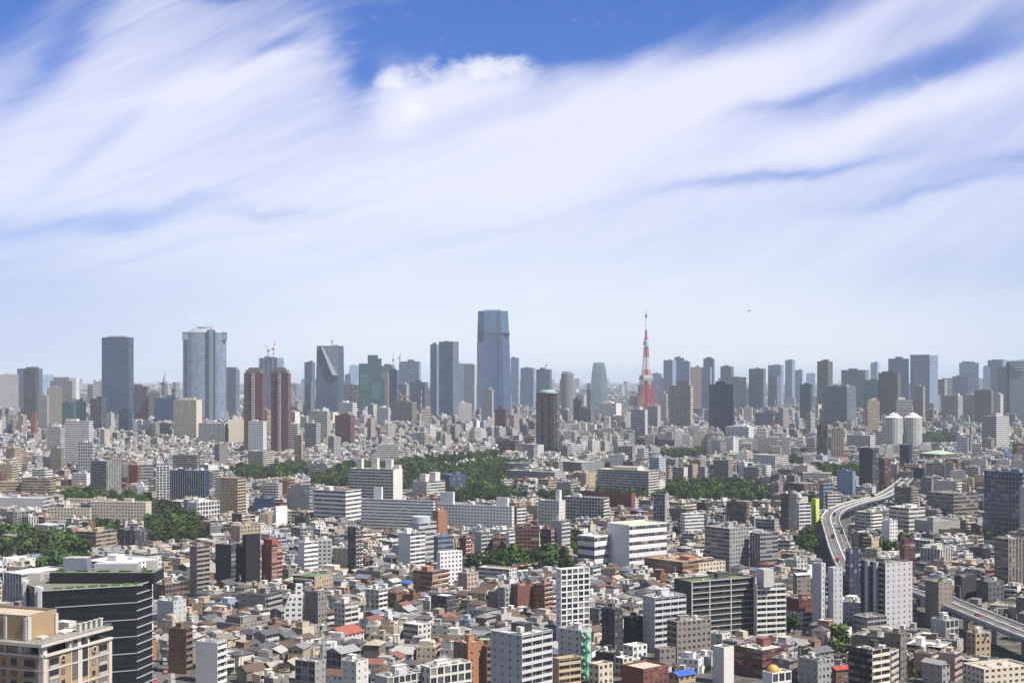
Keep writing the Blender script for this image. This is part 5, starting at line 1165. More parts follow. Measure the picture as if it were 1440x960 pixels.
for i in range(len(path) - 1):
    if arc[i] >= nx_:
        nx_ = arc[i] + 28; kk_ += 1; p, n_ = path[i], nor[i]; sd = 1 if kk_ % 2 else -1; b = MB(); e = p + n_ * (HW + .1) * sd; e2 = p + n_ * (HW - 2.2) * sd
        b.bar((e.x, e.y, ZD), (e.x, e.y, ZD + 9), .3, 'metal', (.45, .46, .47), .2); b.bar((e.x, e.y, ZD + 9), (e2.x, e2.y, ZD + 9.5), .2, 'metal', (.45, .46, .47)); b.build('lamp_post', exo)
        if kk_ % 9 == 4:
            b = MB(); l_, r__ = p + n_ * HW, p - n_ * HW
            for q in (l_, r__): b.bar((q.x, q.y, ZD), (q.x, q.y, ZD + 6.5), .5, 'metal', (.4, .4, .4))
            b.bar((l_.x, l_.y, ZD + 6.3), (r__.x, r__.y, ZD + 6.3), .6, 'metal', (.4, .4, .4)); b.build('gantry', exo)
            b = MB(); l2, r2 = p + n_ * 6, p + n_ * 1.5; b.bar((l2.x, l2.y - .4, ZD + 6.2), (r2.x, r2.y - .4, ZD + 6.2), 2.2, 'paint', (.02, .16, .08)); b.build('sign_board', exo)
nx_ = 0
for i in range(len(path)):
    if arc[i] >= nx_:
        nx_ = arc[i] + 34; b = MB(); p, n_ = path[i], nor[i]; b.cyl(p.x, p.y, 0, 1.4, ZD - 4, 'concrete', (.3, .3, .3), 10); b.bar((p.x - n_.x * 8, p.y - n_.y * 8, ZD - 3.4), (p.x + n_.x * 8, p.y + n_.y * 8, ZD - 3.4), 1.6, 'concrete', (.3, .3, .3)); b.build('pier', exo)
    for u in range(-14, 15, 3): q = path[i] + nor[i] * u; OCC.add((int(q.x // 4), int(q.y // 4)))
for a_, c_ in zip(path, path[1:]):
    for t in np.linspace(0, 1, 5):
        for u in range(-14, 15, 3): q = a_.lerp(c_, t) + nor[0] * 0 + Vector((-(c_ - a_).y, (c_ - a_).x)).normalized() * u; OCC.add((int(q.x // 4), int(q.y // 4)))
for p in path:
    X_, Y_ = scr(p.x, p.y, ZD)
    if X_ < 1222 and Y_ < 800: PROT.append((X_ - 16, X_ + 16, Y_ - 3, Y_ + 6, p.y))
    elif X_ > 1340: PROT.append((X_ - 9, X_ + 9, Y_ - 5, Y_ + 9, p.y))
ANCH.append((1180, 740, 'elevated road bend', 20, 30))

# vehicles
def car_mesh(kind, col):
    b = MB(); L, Wd = (4.5, 1.8) if kind == 'car' else (7.5, 2.3); 
    if kind == 'car':
        prof_ = [(-2.25, .3), (-2.25, .8), (-1.7, .95), (-1.1, 1.42), (.7, 1.42), (1.3, .95), (2.2, .8), (2.25, .3)]
    else: prof_ = [(-3.7, .4), (-3.7, 3.0), (1.8, 3.0), (1.8, 2.4), (2.0, 2.5), (3.2, 2.4), (3.7, 1.5), (3.7, .4)]
    n = len(prof_); y = Wd / 2
    b.face([(x, -y, z) for x, z in prof_][::-1], 'paint', col); b.face([(x, y, z) for x, z in prof_], 'paint', col)
    for i in range(n):
        (xa, za), (xb, zb) = prof_[i], prof_[(i + 1) % n]; gl = kind == 'car' and i in (2, 4) or kind != 'car' and i == 5
        b.face([(xa, -y, za), (xb, -y, zb), (xb, y, zb), (xa, y, za)][::-1], 'glass' if gl else 'paint', col)
    if kind == 'car':
        for s_ in (-1, 1):
            q = [(-1.5, s_ * (y + .01), .95), (-1.0, s_ * (y + .01), 1.34), (.6, s_ * (y + .01), 1.34), (1.1, s_ * (y + .01), .95)]; b.face(q if s_ < 0 else q[::-1], 'glass', col)
    for wx in ((-1.4, 1.4) if kind == 'car' else (-2.3, 2.5)):
        for s_ in (-1, 1):
            pts = [(wx + .36 * math.cos(a), s_ * (y + .02), .36 + .36 * math.sin(a)) for a in np.linspace(0, 2 * math.pi, 9)[:-1]]; b.face(pts if s_ < 0 else pts[::-1], 'metal', (.02, .02, .02))
    return b
rv = random.Random(5)
CC = [('white', (.75, .75, .75)), ('black', (.02, .02, .02)), ('silver', (.4, .41, .43)), ('blue', (.03, .05, .14)), ('red', (.4, .03, .03)), ('grey', (.18, .18, .19))]
CM = {(kd, n): car_mesh(kd, c).mesh('car' if kd == 'car' else 'truck') for kd in ('car', 'truck') for n, c in CC}
cnt = 0; s_ = 60
while s_ < arc[-1] - 40:
    i = max(j for j in range(len(arc)) if arc[j] <= s_); i = min(i, len(path) - 2); t = (s_ - arc[i]) / (arc[i + 1] - arc[i])
    p = path[i].lerp(path[i + 1], t); d_ = (path[i + 1] - path[i]).normalized(); u = rv.choice((-6.1, -2.6, 2.6, 6.1))
    kd = 'truck' if rv.random() < .22 else 'car'; n_, _ = rv.choice(CC)
    v_ = bpy.data.objects.new(kd, CM[(kd, n_)]); C.objects.link(v_); q = p + nor[i] * u
    v_.location = (q.x, q.y, ZD + .01); v_.rotation_euler = (0, 0, math.atan2(d_.y, d_.x) + (math.pi if u < 0 else 0))
    part = 'far stretch of elevated road' if s_ < arc[-1] * .3 else 'bend of elevated road' if s_ < arc[-1] * .55 else 'near stretch of elevated road'
    ordn = ['first', 'second', 'third', 'fourth', 'fifth', 'sixth', 'seventh', 'eighth', 'ninth', 'tenth', 'eleventh', 'twelfth', 'thirteenth', 'fourteenth', 'fifteenth', 'sixteenth', 'seventeenth', 'eighteenth', 'nineteenth', 'twentieth']
    key = (n_, kd, part); CNTS = globals().setdefault('CNTS', {}); CNTS[key] = CNTS.get(key, 0) + 1
    tag(v_, f'{n_} {kd} on {part}, {ordn[CNTS[key] - 1]} from far end', kd, 'vehicles on the elevated road'); s_ += rv.uniform(14, 48)


# ------------------------------------------------------------------ black glass building and beige tower, nearest of all
def wp(x, D): return (tx(x) * D, D)
bo = wp(120, 620); bz = 52.0
bl = empty('office_building', (bo[0], bo[1], 0)); tag(bl, 'black glass office building with white floor lines and planted roof terraces', 'office building'); ANCH.append((125, 890, 'black glass office', 90, 60))
FP = [wp(60, 618), wp(191, 634), wp(214, 650), wp(210, 690), wp(48, 676), wp(34, 642)]; FP = [(x - bo[0], y - bo[1]) for x, y in FP]
b = MB(); b.loft([(0, FP), (bz, FP)], 'K', (.010, .012, .015), bay=1.6, fh=4, cap=False)
b.face([(*p, bz - .9) for p in FP], 'roof', (.22, .21, .19))
IN = [(p[0] * .985, p[1] + (1 if p[1] < 25 else -1)) for p in FP]
for i in range(6):
    j = (i + 1) % 6; b.face([(*FP[i], bz), (*FP[j], bz), (*IN[j], bz), (*IN[i], bz)], 'wall_plain', (.3, .3, .3)); b.face([(*IN[i], bz), (*IN[j], bz), (*IN[j], bz - .9), (*IN[i], bz - .9)], 'wall_plain', (.5, .5, .5))
b.build('wall', bl)
def seg_bar(A, B, z, t, nm, col, par, q0=0, q1=1, out=.25):
    b = MB(); A, B = Vector((*A, 0)), Vector((*B, 0)); d_ = (B - A).normalized(); n_ = Vector((d_.y, -d_.x, 0)) * out
    P, Q = A.lerp(B, q0) + n_, A.lerp(B, q1) + n_; b.bar((P.x, P.y, z), (Q.x, Q.y, z), t, 'paint', col); b.build(nm, par)
for i in range(7): seg_bar(FP[0], FP[1], bz - .1 - i * 7.6 if i else bz - .1, .36, 'floor_line', (.36, .38, .42), bl, .13 if i else 0)
for i in range(13): seg_bar(FP[1], FP[2], bz - .1 - i * 3.8, .42, 'floor_line', (.4, .42, .46), bl, out=.5)
for (x, D_) in ((34, 642), (36, 640), (53, 623), (57, 620)):
    b = MB(); p = wp(x, D_ - 1.5); b.box(p[0] - bo[0], p[1] - bo[1], 0, 1.6, 3, bz + 1.4, 'wall_plain', (.62, .62, .62)); b.build('fin', bl)
b = MB(); b.box(0, 34, bz - .9, 48, 18, 5.0, 'facade_K', (.010, .012, .015), 'roof', (.2, .2, .18)); b.build('upper_storey', bl)
for (x, y, w_, d__, h_, c_) in ((-14, 34, 11, 7, 6, (.2, .23, .3)), (4, 36, 20, 6, 3, (.4, .42, .45)), (-24, 40, 8, 5, 2.5, (.5, .5, .5)), (20, 38, 5, 4, 4, (.55, .53, .48)), (-34, 36, 6, 5, 3.5, (.5, .48, .45))):
    b = MB(); b.box(x, y, bz + 4.1 if abs(x) < 24 else bz - .9, w_, d__, h_, 'metal', c_, 'roof', (.5, .5, .5)); b.build('roof_machine', bl)
rr = random.Random(3)
for i in range(8):
    t = (i + .3) / 8; x = FP[0][0] + (FP[1][0] - FP[0][0]) * t + 3; y = FP[0][1] + (FP[1][1] - FP[0][1]) * t + 6.5
    b = MB(); b.box(x, y, bz - .9, 3.6, 3.2, .5, 'wall_plain', (.45, .42, .38)); b.build('planter', bl)
    for q in range(22): 
        pass
    b = MB()
    for q in range(130):
        px_, py_ = x + rr.uniform(-1.7, 1.7), y + rr.uniform(-1.5, 1.5); b.bar((px_, py_, bz - .4), (px_ + rr.uniform(-.3, .3), py_ + rr.uniform(-.3, .3), bz - .4 + rr.uniform(.3, .8)), .28, 'leaves', (3.0, 3.6, 1.2))
    b.build('planting', bl)
for i in range(5):
    x, y = -20 + i * 10, 34
    b = MB()
    for q in range(70):
        px_, py_ = x + rr.uniform(-2.5, 2.5), y - 6 + rr.uniform(-1, 1); b.bar((px_, py_, bz + 4.1), (px_ + rr.uniform(-.3, .3), py_, bz + 4.1 + rr.uniform(.3, .9)), .3, 'leaves', (3.0, 3.6, 1.2))
    b.build('planting', bl)
occupy(bo[0] + 2, 655, 62, 70, 0)

D = 400.0; w, d, ang, cx, cy = solve(-70, 61, 157, D); Z1 = 66.3
TAN, IV = (.37, .265, .16), (.56, .53, .49)
bt = empty('apartment_tower', (cx, cy, 0), ang); tag(bt, 'large tan apartment tower with white pilasters and cluttered rooftop in the bottom left corner', 'apartment tower'); ANCH.append((80, 920, 'large tan tower', 80, 45))
P = [(-w / 2, -d / 2), (w / 2, -d / 2), (w / 2, d / 2), (-w / 2, d / 2)]
b = MB()
for i in range(4):
    b.wall(P[i], P[(i + 1) % 4], 0, 44, 'W', 8, 14, TAN); b.wall(P[i], P[(i + 1) % 4], 44, Z1, 'P', 8, 7, TAN)
b.face([(*p, Z1) for p in P], 'roof', (.4, .38, .35)); b.build('wall', bt)
def fpt(i, u, out=0):           # point on face i at fraction u, pushed outwards
    A, B = P[i], P[(i + 1) % 4]; L = math.dist(A, B); nx_, ny_ = (B[1] - A[1]) / L, -(B[0] - A[0]) / L
    return A[0] + (B[0] - A[0]) * u + nx_ * out, A[1] + (B[1] - A[1]) * u + ny_ * out
def fbox(i, ua, ub, z0, z1, out, mat, col, name, depth_=None):
    A, B = P[i], P[(i + 1) % 4]; L = math.dist(A, B); a_ = math.atan2(B[1] - A[1], B[0] - A[0]); q = MB()
    q.box(0, 0, 0, L * (ub - ua), out * 2, z1 - z0, mat, col, bottom=True); p = fpt(i, (ua + ub) / 2); return q.build(name, bt, (p[0], p[1], z0), a_)
def bwin(i, ua, ub, z0, z1, name='window', bars=1):
    A, B = P[i], P[(i + 1) % 4]; L = math.dist(A, B) * (ub - ua); a_ = math.atan2(B[1] - A[1], B[0] - A[0]); q = MB(); p = fpt(i, (ua + ub) / 2, .0)
    q.box(0, 0, 0, L, .12, z1 - z0, 'glass', (0, 0, 0)); fr = (.12, .12, .13)
    for (cx_, cz, ww, hh) in ((0, 0, L, .12), (0, z1 - z0 - .12, L, .12), (-L / 2 + .06, 0, .12, z1 - z0), (L / 2 - .06, 0, .12, z1 - z0)): q.box(cx_, -.1, cz, ww, .12, hh, 'metal', fr, bottom=True)
    for k_ in range(bars): q.box(-L / 2 + L * (k_ + 1) / (bars + 1), -.1, 0, .08, .1, z1 - z0, 'metal', fr)
    nh = int((z1 - z0) / 1.5)
    for k_ in range(1, nh): q.box(0, -.1, (z1 - z0) * k_ / nh, L, .1, .07, 'metal', fr, bottom=True)
    q.build(name, bt, (p[0], p[1], z0), a_)
for (i, ua, ub) in ((1, 0, .05), (1, .485, .548), (1, .385, .397), (1, .634, .646), (1, .955, 1.0), (0, .95, 1.0)): fbox(i, ua, ub, 44, Z1, .16, 'wall_plain', IV, 'pilaster')
for z in (61.6, 55.2): 
    fbox(1, 0, 1, z, z + .4, .2, 'wall_plain', IV, 'belt'); fbox(0, .0, 1, z, z + .4, .2, 'wall_plain', IV, 'belt')
for (i, ua, ub) in ((1, 0, 1), (0, 0, 1)): fbox(i, ua, ub, Z1 - .5, Z1 + .1, .6, 'wall_plain', IV, 'belt')
for kz in range(7):
    zt = 65.0 - kz * 3.1
    for ua, ub in ((.08, .21), (.80, .925)): bwin(1, ua, ub, zt - 2.1, zt, bars=1); fbox(1, ua, ub, zt - 3.1, zt - 2.1, .22, 'wall_plain', (.42, .41, .4), 'balcony_rail')
    bwin(1, .25, .30, zt - 2.4, zt - .9, bars=0); bwin(1, .70, .745, zt - 2.4, zt - .9, bars=0)
    for ua, ub in ((.80, .91), (.66, .72)): bwin(0, ua, ub, zt - 2.2, zt - .1)
    for u_ in (.28, .44): bwin(0, u_, u_ + .05, zt - 2.0, zt - .4, bars=0)
    for u_ in (.35, .56): fbox(0, u_, u_ + .04, zt - 2.4, zt - .3, .1, 'wall_plain', (.2, .14, .09), 'vent_panel')
for ua, ub in ((.40, .48), (.553, .63)):
    bwin(1, ua, ub, 57.0, 67.5, 'stair_window', 2); bwin(1, ua, ub, 46, 55, 'stair_window', 2)
for u_ in (.275, .735):         # round windows
    A, B = P[1], P[2]; a_ = math.atan2(B[1] - A[1], B[0] - A[0]); q = MB(); p = fpt(1, u_)
    for (rr_, yy, mt, cc) in ((.95, -.12, 'wall_plain', IV), (.62, -.2, 'glass', (0, 0, 0))):
        n = 20; pts = [(rr_ * math.cos(t), yy, rr_ * math.sin(t)) for t in np.linspace(0, 2 * math.pi, n + 1)[:-1]]; q.face(pts, mt, cc)
        for k_ in range(n): s0, s1 = pts[k_], pts[(k_ + 1) % n]; q.face([s0, (s0[0], 0.1, s0[2]), (s1[0], 0.1, s1[2]), s1], mt, cc)
    q.build('round_window', bt, (p[0], p[1], 64.2), a_)
q = MB(); q.box(-.8, .8, Z1, w - 5, d - 5, 2.6, 'glass', (0, 0, 0)); q.build('top_storey', bt)
for (i, u_) in ((1, .03), (1, .40), (1, .515), (1, .64), (0, .97), (0, .75)): 
    p = fpt(i, u_, -.9); q = MB(); q.box(0, 0, Z1, 1.6, 1.6, 2.6, 'wall_plain', IV); q.build('column', bt, (p[0], p[1], 0))
q = MB(); q.box(1.2, -1.2, Z1 + 2.6, w - .6, d + 1.4, .9, 'wall_plain', IV, 'roof', (.36, .34, .31), bottom=True); q.build('roof_slab', bt)
zr = Z1 + 3.5
q = MB(); bw_, bd_ = w * .80, d * .42; q.box(-w / 2 + bw_ / 2 + 0, -d / 2 + bd_ / 2 + 1, Z1, bw_, bd_, 10.0, 'wall_plain', TAN, 'roof', (.56, .47, .37)); q.build('lift_house', bt)
bx0, bx1, by0, by1, bz1 = -w / 2, -w / 2 + bw_, -d / 2 + 1, -d / 2 + 1 + bd_, Z1 + 10.0
for (xx, yy, ww, dd_) in (((bx0 + bx1) / 2, by0 + .2, bw_, .4), ((bx0 + bx1) / 2, by1 - .2, bw_, .4), (bx1 - .2, (by0 + by1) / 2, .4, bd_ - .8)):
    q = MB(); q.box(xx, yy, bz1, ww, dd_, .8, 'wall_plain', (.33, .27, .2)); q.build('parapet', bt)
for t in (.45, .72, .985): q = MB(); q.box(bx0 + bw_ * t, by0 - .15, Z1, .9, .5, 10.1, 'wall_plain', IV); q.build('pilaster', bt)
q = MB(); q.box(bx1 + .2, by0 + .6, Z1, .8, 1.4, 10.3, 'wall_plain', IV); q.build('pilaster', bt)
q = MB(); q.box(bx1 + .2, by1 - .6, Z1, .8, 1.2, 9.6, 'wall_plain', IV); q.build('pilaster', bt)
for kx in range(5):
    q = MB(); a_ = -w * .05 + kx * 3.0; q.box(w / 2 - 2.2 - kx * .1, d / 2 - 2.0 - (4 - kx) * 2.6, zr, 1.0, 1.0, 2.3, 'metal', (.55, .54, .5)); q.box(w / 2 - 2.2 - kx * .1, d / 2 - 2.0 - (4 - kx) * 2.6, zr + 2.3, 1.3, 1.3, .2, 'metal', (.6, .6, .56)); q.build('vent_stack', bt)
for (u_, v_) in ((.10, -.22), (.26, -.10)):
    X_, Y_ = w * u_, d * v_; q = MB(); n = 14; pts = [(1.0 * math.cos(t), -.35, 1.0 * math.sin(t)) for t in np.linspace(0, 2 * math.pi, n + 1)[:-1]]; q.face(pts, 'paint', (.78, .78, .76))
    for k_ in range(n): q.face([pts[k_], (pts[k_][0] * .3, .2, pts[k_][2] * .3), (pts[(k_ + 1) % n][0] * .3, .2, pts[(k_ + 1) % n][2] * .3), pts[(k_ + 1) % n]], 'paint', (.6, .6, .6))
    q.bar((0, .2, 0), (0, .2, -1.6), .15, 'metal', (.2, .2, .2)); q.build('dish_antenna', bt, (X_, Y_, zr + 2.3), R(42))
for (X_, Y_, ww, dd_, hh, cc) in ((w * .16, d * .12, 4, 3, 2.2, (.1, .1, .1)), (w * .14, d * .3, 5, 3.5, 1.6, (.55, .56, .55)), (w * .32, d * .05, 3.4, 5.5, .5, (.6, .56, .5)), (w * .3, -d * .3, 4.5, 3, .6, (.6, .55, .48)), (w * .12, -d * .32, 5.5, 3, .4, (.55, .5, .45))):
    q = MB(); q.box(X_, Y_, zr, ww, dd_, hh, 'metal', cc, 'roof', tuple(min(.7, c * 1.1 + .1) for c in cc)); q.build('roof_machine', bt)
for k_ in range(9):
    q = MB(); q.bar((w * .08, -d * .4 + k_ * d * .1, zr + .25), (w * .44, -d * .4 + k_ * d * .1 + .5, zr + .25), .16, 'metal', (.3, .29, .27)); q.build('roof_pipe', bt)
for (A_, B_) in (((w / 2 + .6, -d / 2 - 1.2), (w / 2 + .6, d / 2 - 1)), ((-w * .1, -d / 2 - 1.2), (w / 2 + .6, -d / 2 - 1.2)), ((w / 2 + .6, d / 2 - 1), (-w * .1, d / 2 - 1))):
    q = MB(); q.bar((*A_, zr + .9), (*B_, zr + .9), .1, 'metal', (.3, .3, .3)); q.bar((*A_, zr + .5), (*B_, zr + .5), .07, 'metal', (.3, .3, .3)); n = 10
    for k_ in range(n + 1): t = k_ / n; q.bar((A_[0] + (B_[0] - A_[0]) * t, A_[1] + (B_[1] - A_[1]) * t, zr), (A_[0] + (B_[0] - A_[0]) * t, A_[1] + (B_[1] - A_[1]) * t, zr + .9), .08, 'metal', (.3, .3, .3))
    q.build('railing', bt)
PROT.append((0, 215, 820, 960, 600))

# helicopter far off in the sky
Dh = 2600; hx = tx(1053) * Dh; hz = zat(437, Dh)
he = empty('helicopter', (hx, Dh, hz), R(200)); tag(he, 'tiny dark helicopter flying in the pale sky', 'helicopter'); he.scale = (.7, .7, .7)
b = MB(); b.loft([(-1.1, ngon(1.8, .7, 12)), (-.3, ngon(3.0, 1.1, 12)), (.7, ngon(2.6, 1.0, 12)), (1.3, ngon(1.2, .6, 12))], 'A', (.06, .07, .1), capcol=(.06, .07, .1)); b.build('cabin', he)
b = MB(); b.bar((-2, 0, .4), (-8, 0, .9), .9, 'paint', (.06, .07, .1), .3); b.bar((-7.7, 0, .8), (-8.4, 0, 2.2), .5, 'paint', (.06, .07, .1)); b.build('tail_boom', he)
for a_ in (0, 90): b = MB(); b.box(0, 0, 0, 11.5, .3, .08, 'metal', (.05, .05, .05), bottom=True); b.build('rotor_blade', he, (0, 0, 1.7), R(a_ + 25))
b = MB(); b.cyl(0, 0, 1.2, .2, .5, 'metal', (.05, .05, .05), 8); b.build('rotor_hub', he)
for s_ in (-1, 1): b = MB(); b.bar((-1.6, s_ * 1.0, -1.7), (1.8, s_ * 1.0, -1.7), .14, 'metal', (.05, .05, .05)); b.bar((-.9, s_ * .6, -.9), (-.9, s_ * 1, -1.7), .12, 'metal', (.05, .05, .05)); b.bar((.9, s_ * .6, -.9), (.9, s_ * 1, -1.7), .12, 'metal', (.05, .05, .05)); b.build('skid', he)
# ------------------------------------------------------------------ parks and trees
def inpoly(x, y, P):
    c = False; j = len(P) - 1
    for i in range(len(P)):
        if (P[i][1] > y) != (P[j][1] > y) and x < (P[j][0] - P[i][0]) * (y - P[i][1]) / (P[j][1] - P[i][1]) + P[i][0]: c = not c
        j = i
    return c
PARKS = [[(440, 668), (500, 658), (560, 656), (640, 662), (690, 652), (738, 656), (730, 676), (700, 690), (735, 706), (650, 714), (600, 694), (500, 690), (440, 688)],
         [(760, 704), (800, 700), (808, 710), (770, 716)], [(825, 700), (860, 704), (930, 706), (940, 700), (900, 696)],
         [(935, 692), (955, 684), (1060, 686), (1085, 696), (1075, 710), (950, 708)], [(190, 704), (240, 722), (280, 738), (285, 762), (232, 772), (205, 762), (212, 742), (160, 708)],
         [(90, 700), (165, 694), (165, 704), (95, 712)], [(-20, 752), (30, 750), (60, 762), (110, 762), (100, 774), (55, 778), (30, 790), (-20, 792)], [(135, 745), (160, 742), (175, 760), (140, 765)],
         [(648, 806), (680, 796), (790, 790), (800, 806), (700, 812)], [(1122, 764), (1160, 758), (1166, 780), (1128, 784)], [(325, 664), (430, 656), (432, 672), (340, 680)],
         [(1195, 620), (1335, 614), (1338, 626), (1205, 630)], [(1238, 770), (1268, 768), (1270, 782), (1242, 784)], [(1380, 748), (1400, 742), (1402, 770), (1384, 772)],
         [(930, 640), (990, 638), (990, 645), (935, 647)], [(1080, 646), (1130, 650), (1130, 657), (1085, 653)], [(1150, 660), (1215, 664), (1215, 676), (1160, 676)], [(60, 770), (120, 776), (118, 812), (60, 815)],
         [(800, 770), (820, 760), (822, 785), (800, 790)], [(1106, 880), (1122, 886), (1120, 908), (1100, 905)], [(1160, 905), (1190, 905), (1192, 930), (1162, 930)], [(225, 830), (245, 830), (245, 850), (225, 850)], [(560, 655), (700, 640), (700, 646), (560, 662)]]
for P in PARKS:
    xs = [p[0] for p in P]; ys = [p[1] for p in P]
    n = 8
    for i in range(n):                                   # keep the view of the crowns free of blocks standing in front
        xa, xb = min(xs) + (max(xs) - min(xs)) * i / n, min(xs) + (max(xs) - min(xs)) * (i + 1) / n
        yy = [y for y in np.linspace(min(ys), max(ys), 24) if inpoly((xa + xb) / 2, y, P)]
        if yy: sc = (max(yy) - 532) / 145; PROT.append((xa, xb, min(yy) - 12 * sc, max(yy) - 4 * sc, depth(max(yy)) - 2))
def leafmesh(r, nl, rad, hgt, size, z0):
    """crown of loose leaf clumps spread through several lobes"""
    b = MB(); lobes = [(0, 0, z0 + hgt * .5, rad * .72, hgt * .5)]
    for i in range(6):
        a = r.uniform(0, 6.28); q = rad * r.uniform(.35, .62); lobes.append((q * math.cos(a), q * math.sin(a), z0 + hgt * r.uniform(.3, .78), rad * r.uniform(.34, .5), hgt * r.uniform(.22, .34)))
    for i in range(nl):
        L = r.choice(lobes); v = Vector((r.gauss(0, 1), r.gauss(0, 1), r.gauss(0, 1))).normalized(); q = r.uniform(.6, 1.06)
        p = Vector((L[0] + v.x * L[3] * q, L[1] + v.y * L[3] * q, L[2] + v.z * L[4] * q)); n_ = (v + Vector((r.uniform(-.7, .7), r.uniform(-.7, .7), r.uniform(-.3, .9)))).normalized()
        u = n_.cross(Vector((0, 0, 1)) if abs(n_.z) < .9 else Vector((1, 0, 0))).normalized(); w = n_.cross(u); s0, s1 = size * r.uniform(.6, 1.3), size * r.uniform(.5, 1.1)
        b.face([tuple(p - u * s0 - w * s1 * .4), tuple(p + u * s0 * .3 - w * s1), tuple(p + u * s0 + w * s1 * .3), tuple(p - u * s0 * .2 + w * s1)], 'leaves', (1, 1, 1))
    return b
def trunkmesh(r, z0, hgt, rad):
    b = MB(); b.cyl(0, 0, 0, .35, z0 + hgt * .35, 'bark', (0, 0, 0), 7, r2=.22)
    for i in range(5):
        a = i * 1.26 + r.uniform(-.3, .3); b.bar((0, 0, z0 * .8), (math.cos(a) * rad * .5, math.sin(a) * rad * .5, z0 + hgt * .45), .22, 'bark', (0, 0, 0), .08)
    return b
rt = random.Random(21)
VAR = []
for i in range(6):
    rad, hg, z0 = rt.uniform(4.6, 6.6), rt.uniform(7.5, 11), rt.uniform(2.2, 3.5)
    VAR.append((leafmesh(rt, 900, rad, hg, .55, z0).mesh('crown'), trunkmesh(rt, z0, hg, rad).mesh('trunk'), rad))
CON = leafmesh(rt, 900, 3.2, 13, .5, 1.5).mesh('crown'); COT = trunkmesh(rt, 2, 10, 2.4).mesh('trunk')
LOWV = [leafmesh(rt, 170, rt.uniform(5, 6.8), rt.uniform(8, 11), 1.15, 2.0) for _ in range(6)]
SHR = [leafmesh(rt, 60, rt.uniform(1.4, 2.4), rt.uniform(2.4, 4), .5, .2) for _ in range(5)]
spots = []
for pi, P in enumerate(PARKS):
    W_ = [tuple(g_at(x, y)) for x, y in P]; xs = [p[0] for p in W_]; ys = [p[1] for p in W_]; st = 11.2
    y = min(ys)
    while y < max(ys):
        x = min(xs)
        while x < max(xs):
            q = (x + rt.uniform(-4.4, 4.4), y + rt.uniform(-4.4, 4.4)); x += st
            if not inpoly(q[0], q[1], W_): continue
            c_ = (int(q[0] // 4), int(q[1] // 4))
            if c_ in OCC and c_ not in globals().setdefault('PKC', set()): continue
            spots.append((q[0], q[1], pi))
        y += st
for (x, y, pi) in spots:
    for a_ in (-4, 0, 4):
        for c_ in (-4, 0, 4): OCC.add((int((x + a_) // 4), int((y + c_) // 4)))
spots.sort(key=lambda s_: s_[1])


# ------------------------------------------------------------------ houses and blocks between the surveyed ones
WALLS = [('white', (.72, .73, .74), 16), ('off-white', (.6, .57, .53), 18), ('pale grey', (.44, .43, .42), 15), ('grey', (.27, .26, .26), 14), ('cream', (.58, .5, .39), 12), ('beige', (.44, .36, .26), 12), ('taupe', (.22, .19, .17), 10),
         ('dark grey', (.1, .1, .11), 4), ('brown', (.2, .12, .08), 6), ('brick red', (.22, .09, .065), 2.5), ('orange brown', (.34, .19, .11), 1.5), ('pinkish', (.5, .38, .34), 3), ('pale blue', (.42, .5, .6), 2), ('lavender grey', (.42, .42, .48), 5), ('black', (.03, .03, .035), 1.5)]
FLATS = [('pale grey', (.42, .41, .39), 26), ('white', (.66, .66, .64), 16), ('cream', (.58, .53, .45), 14), ('grey', (.22, .22, .22), 20), ('pale green', (.36, .5, .38), 3.5), ('dark', (.07, .07, .075), 9), ('tan', (.4, .32, .24), 6), ('green', (.12, .24, .14), 2)]
PITCH = [('dark grey', (.1, .1, .11), 24), ('grey', (.24, .24, .25), 18), ('brown', (.13, .085, .06), 18), ('pale grey', (.42, .41, .4), 10), ('rust red', (.25, .1, .07), 3), ('beige', (.4, .34, .26), 6), ('blue grey', (.14, .18, .25), 5), ('pale green', (.35, .5, .38), 2), ('bright blue', (.04, .14, .45), .8)]
def pick(r, L):
    t = r.random() * sum(a[2] for a in L)
    for a in L:
        t -= a[2]
        if t <= 0: return a
    return L[0]
NUM = 'no one two three four five six seven eight nine ten eleven twelve thirteen fourteen fifteen sixteen seventeen eighteen nineteen twenty'.split()


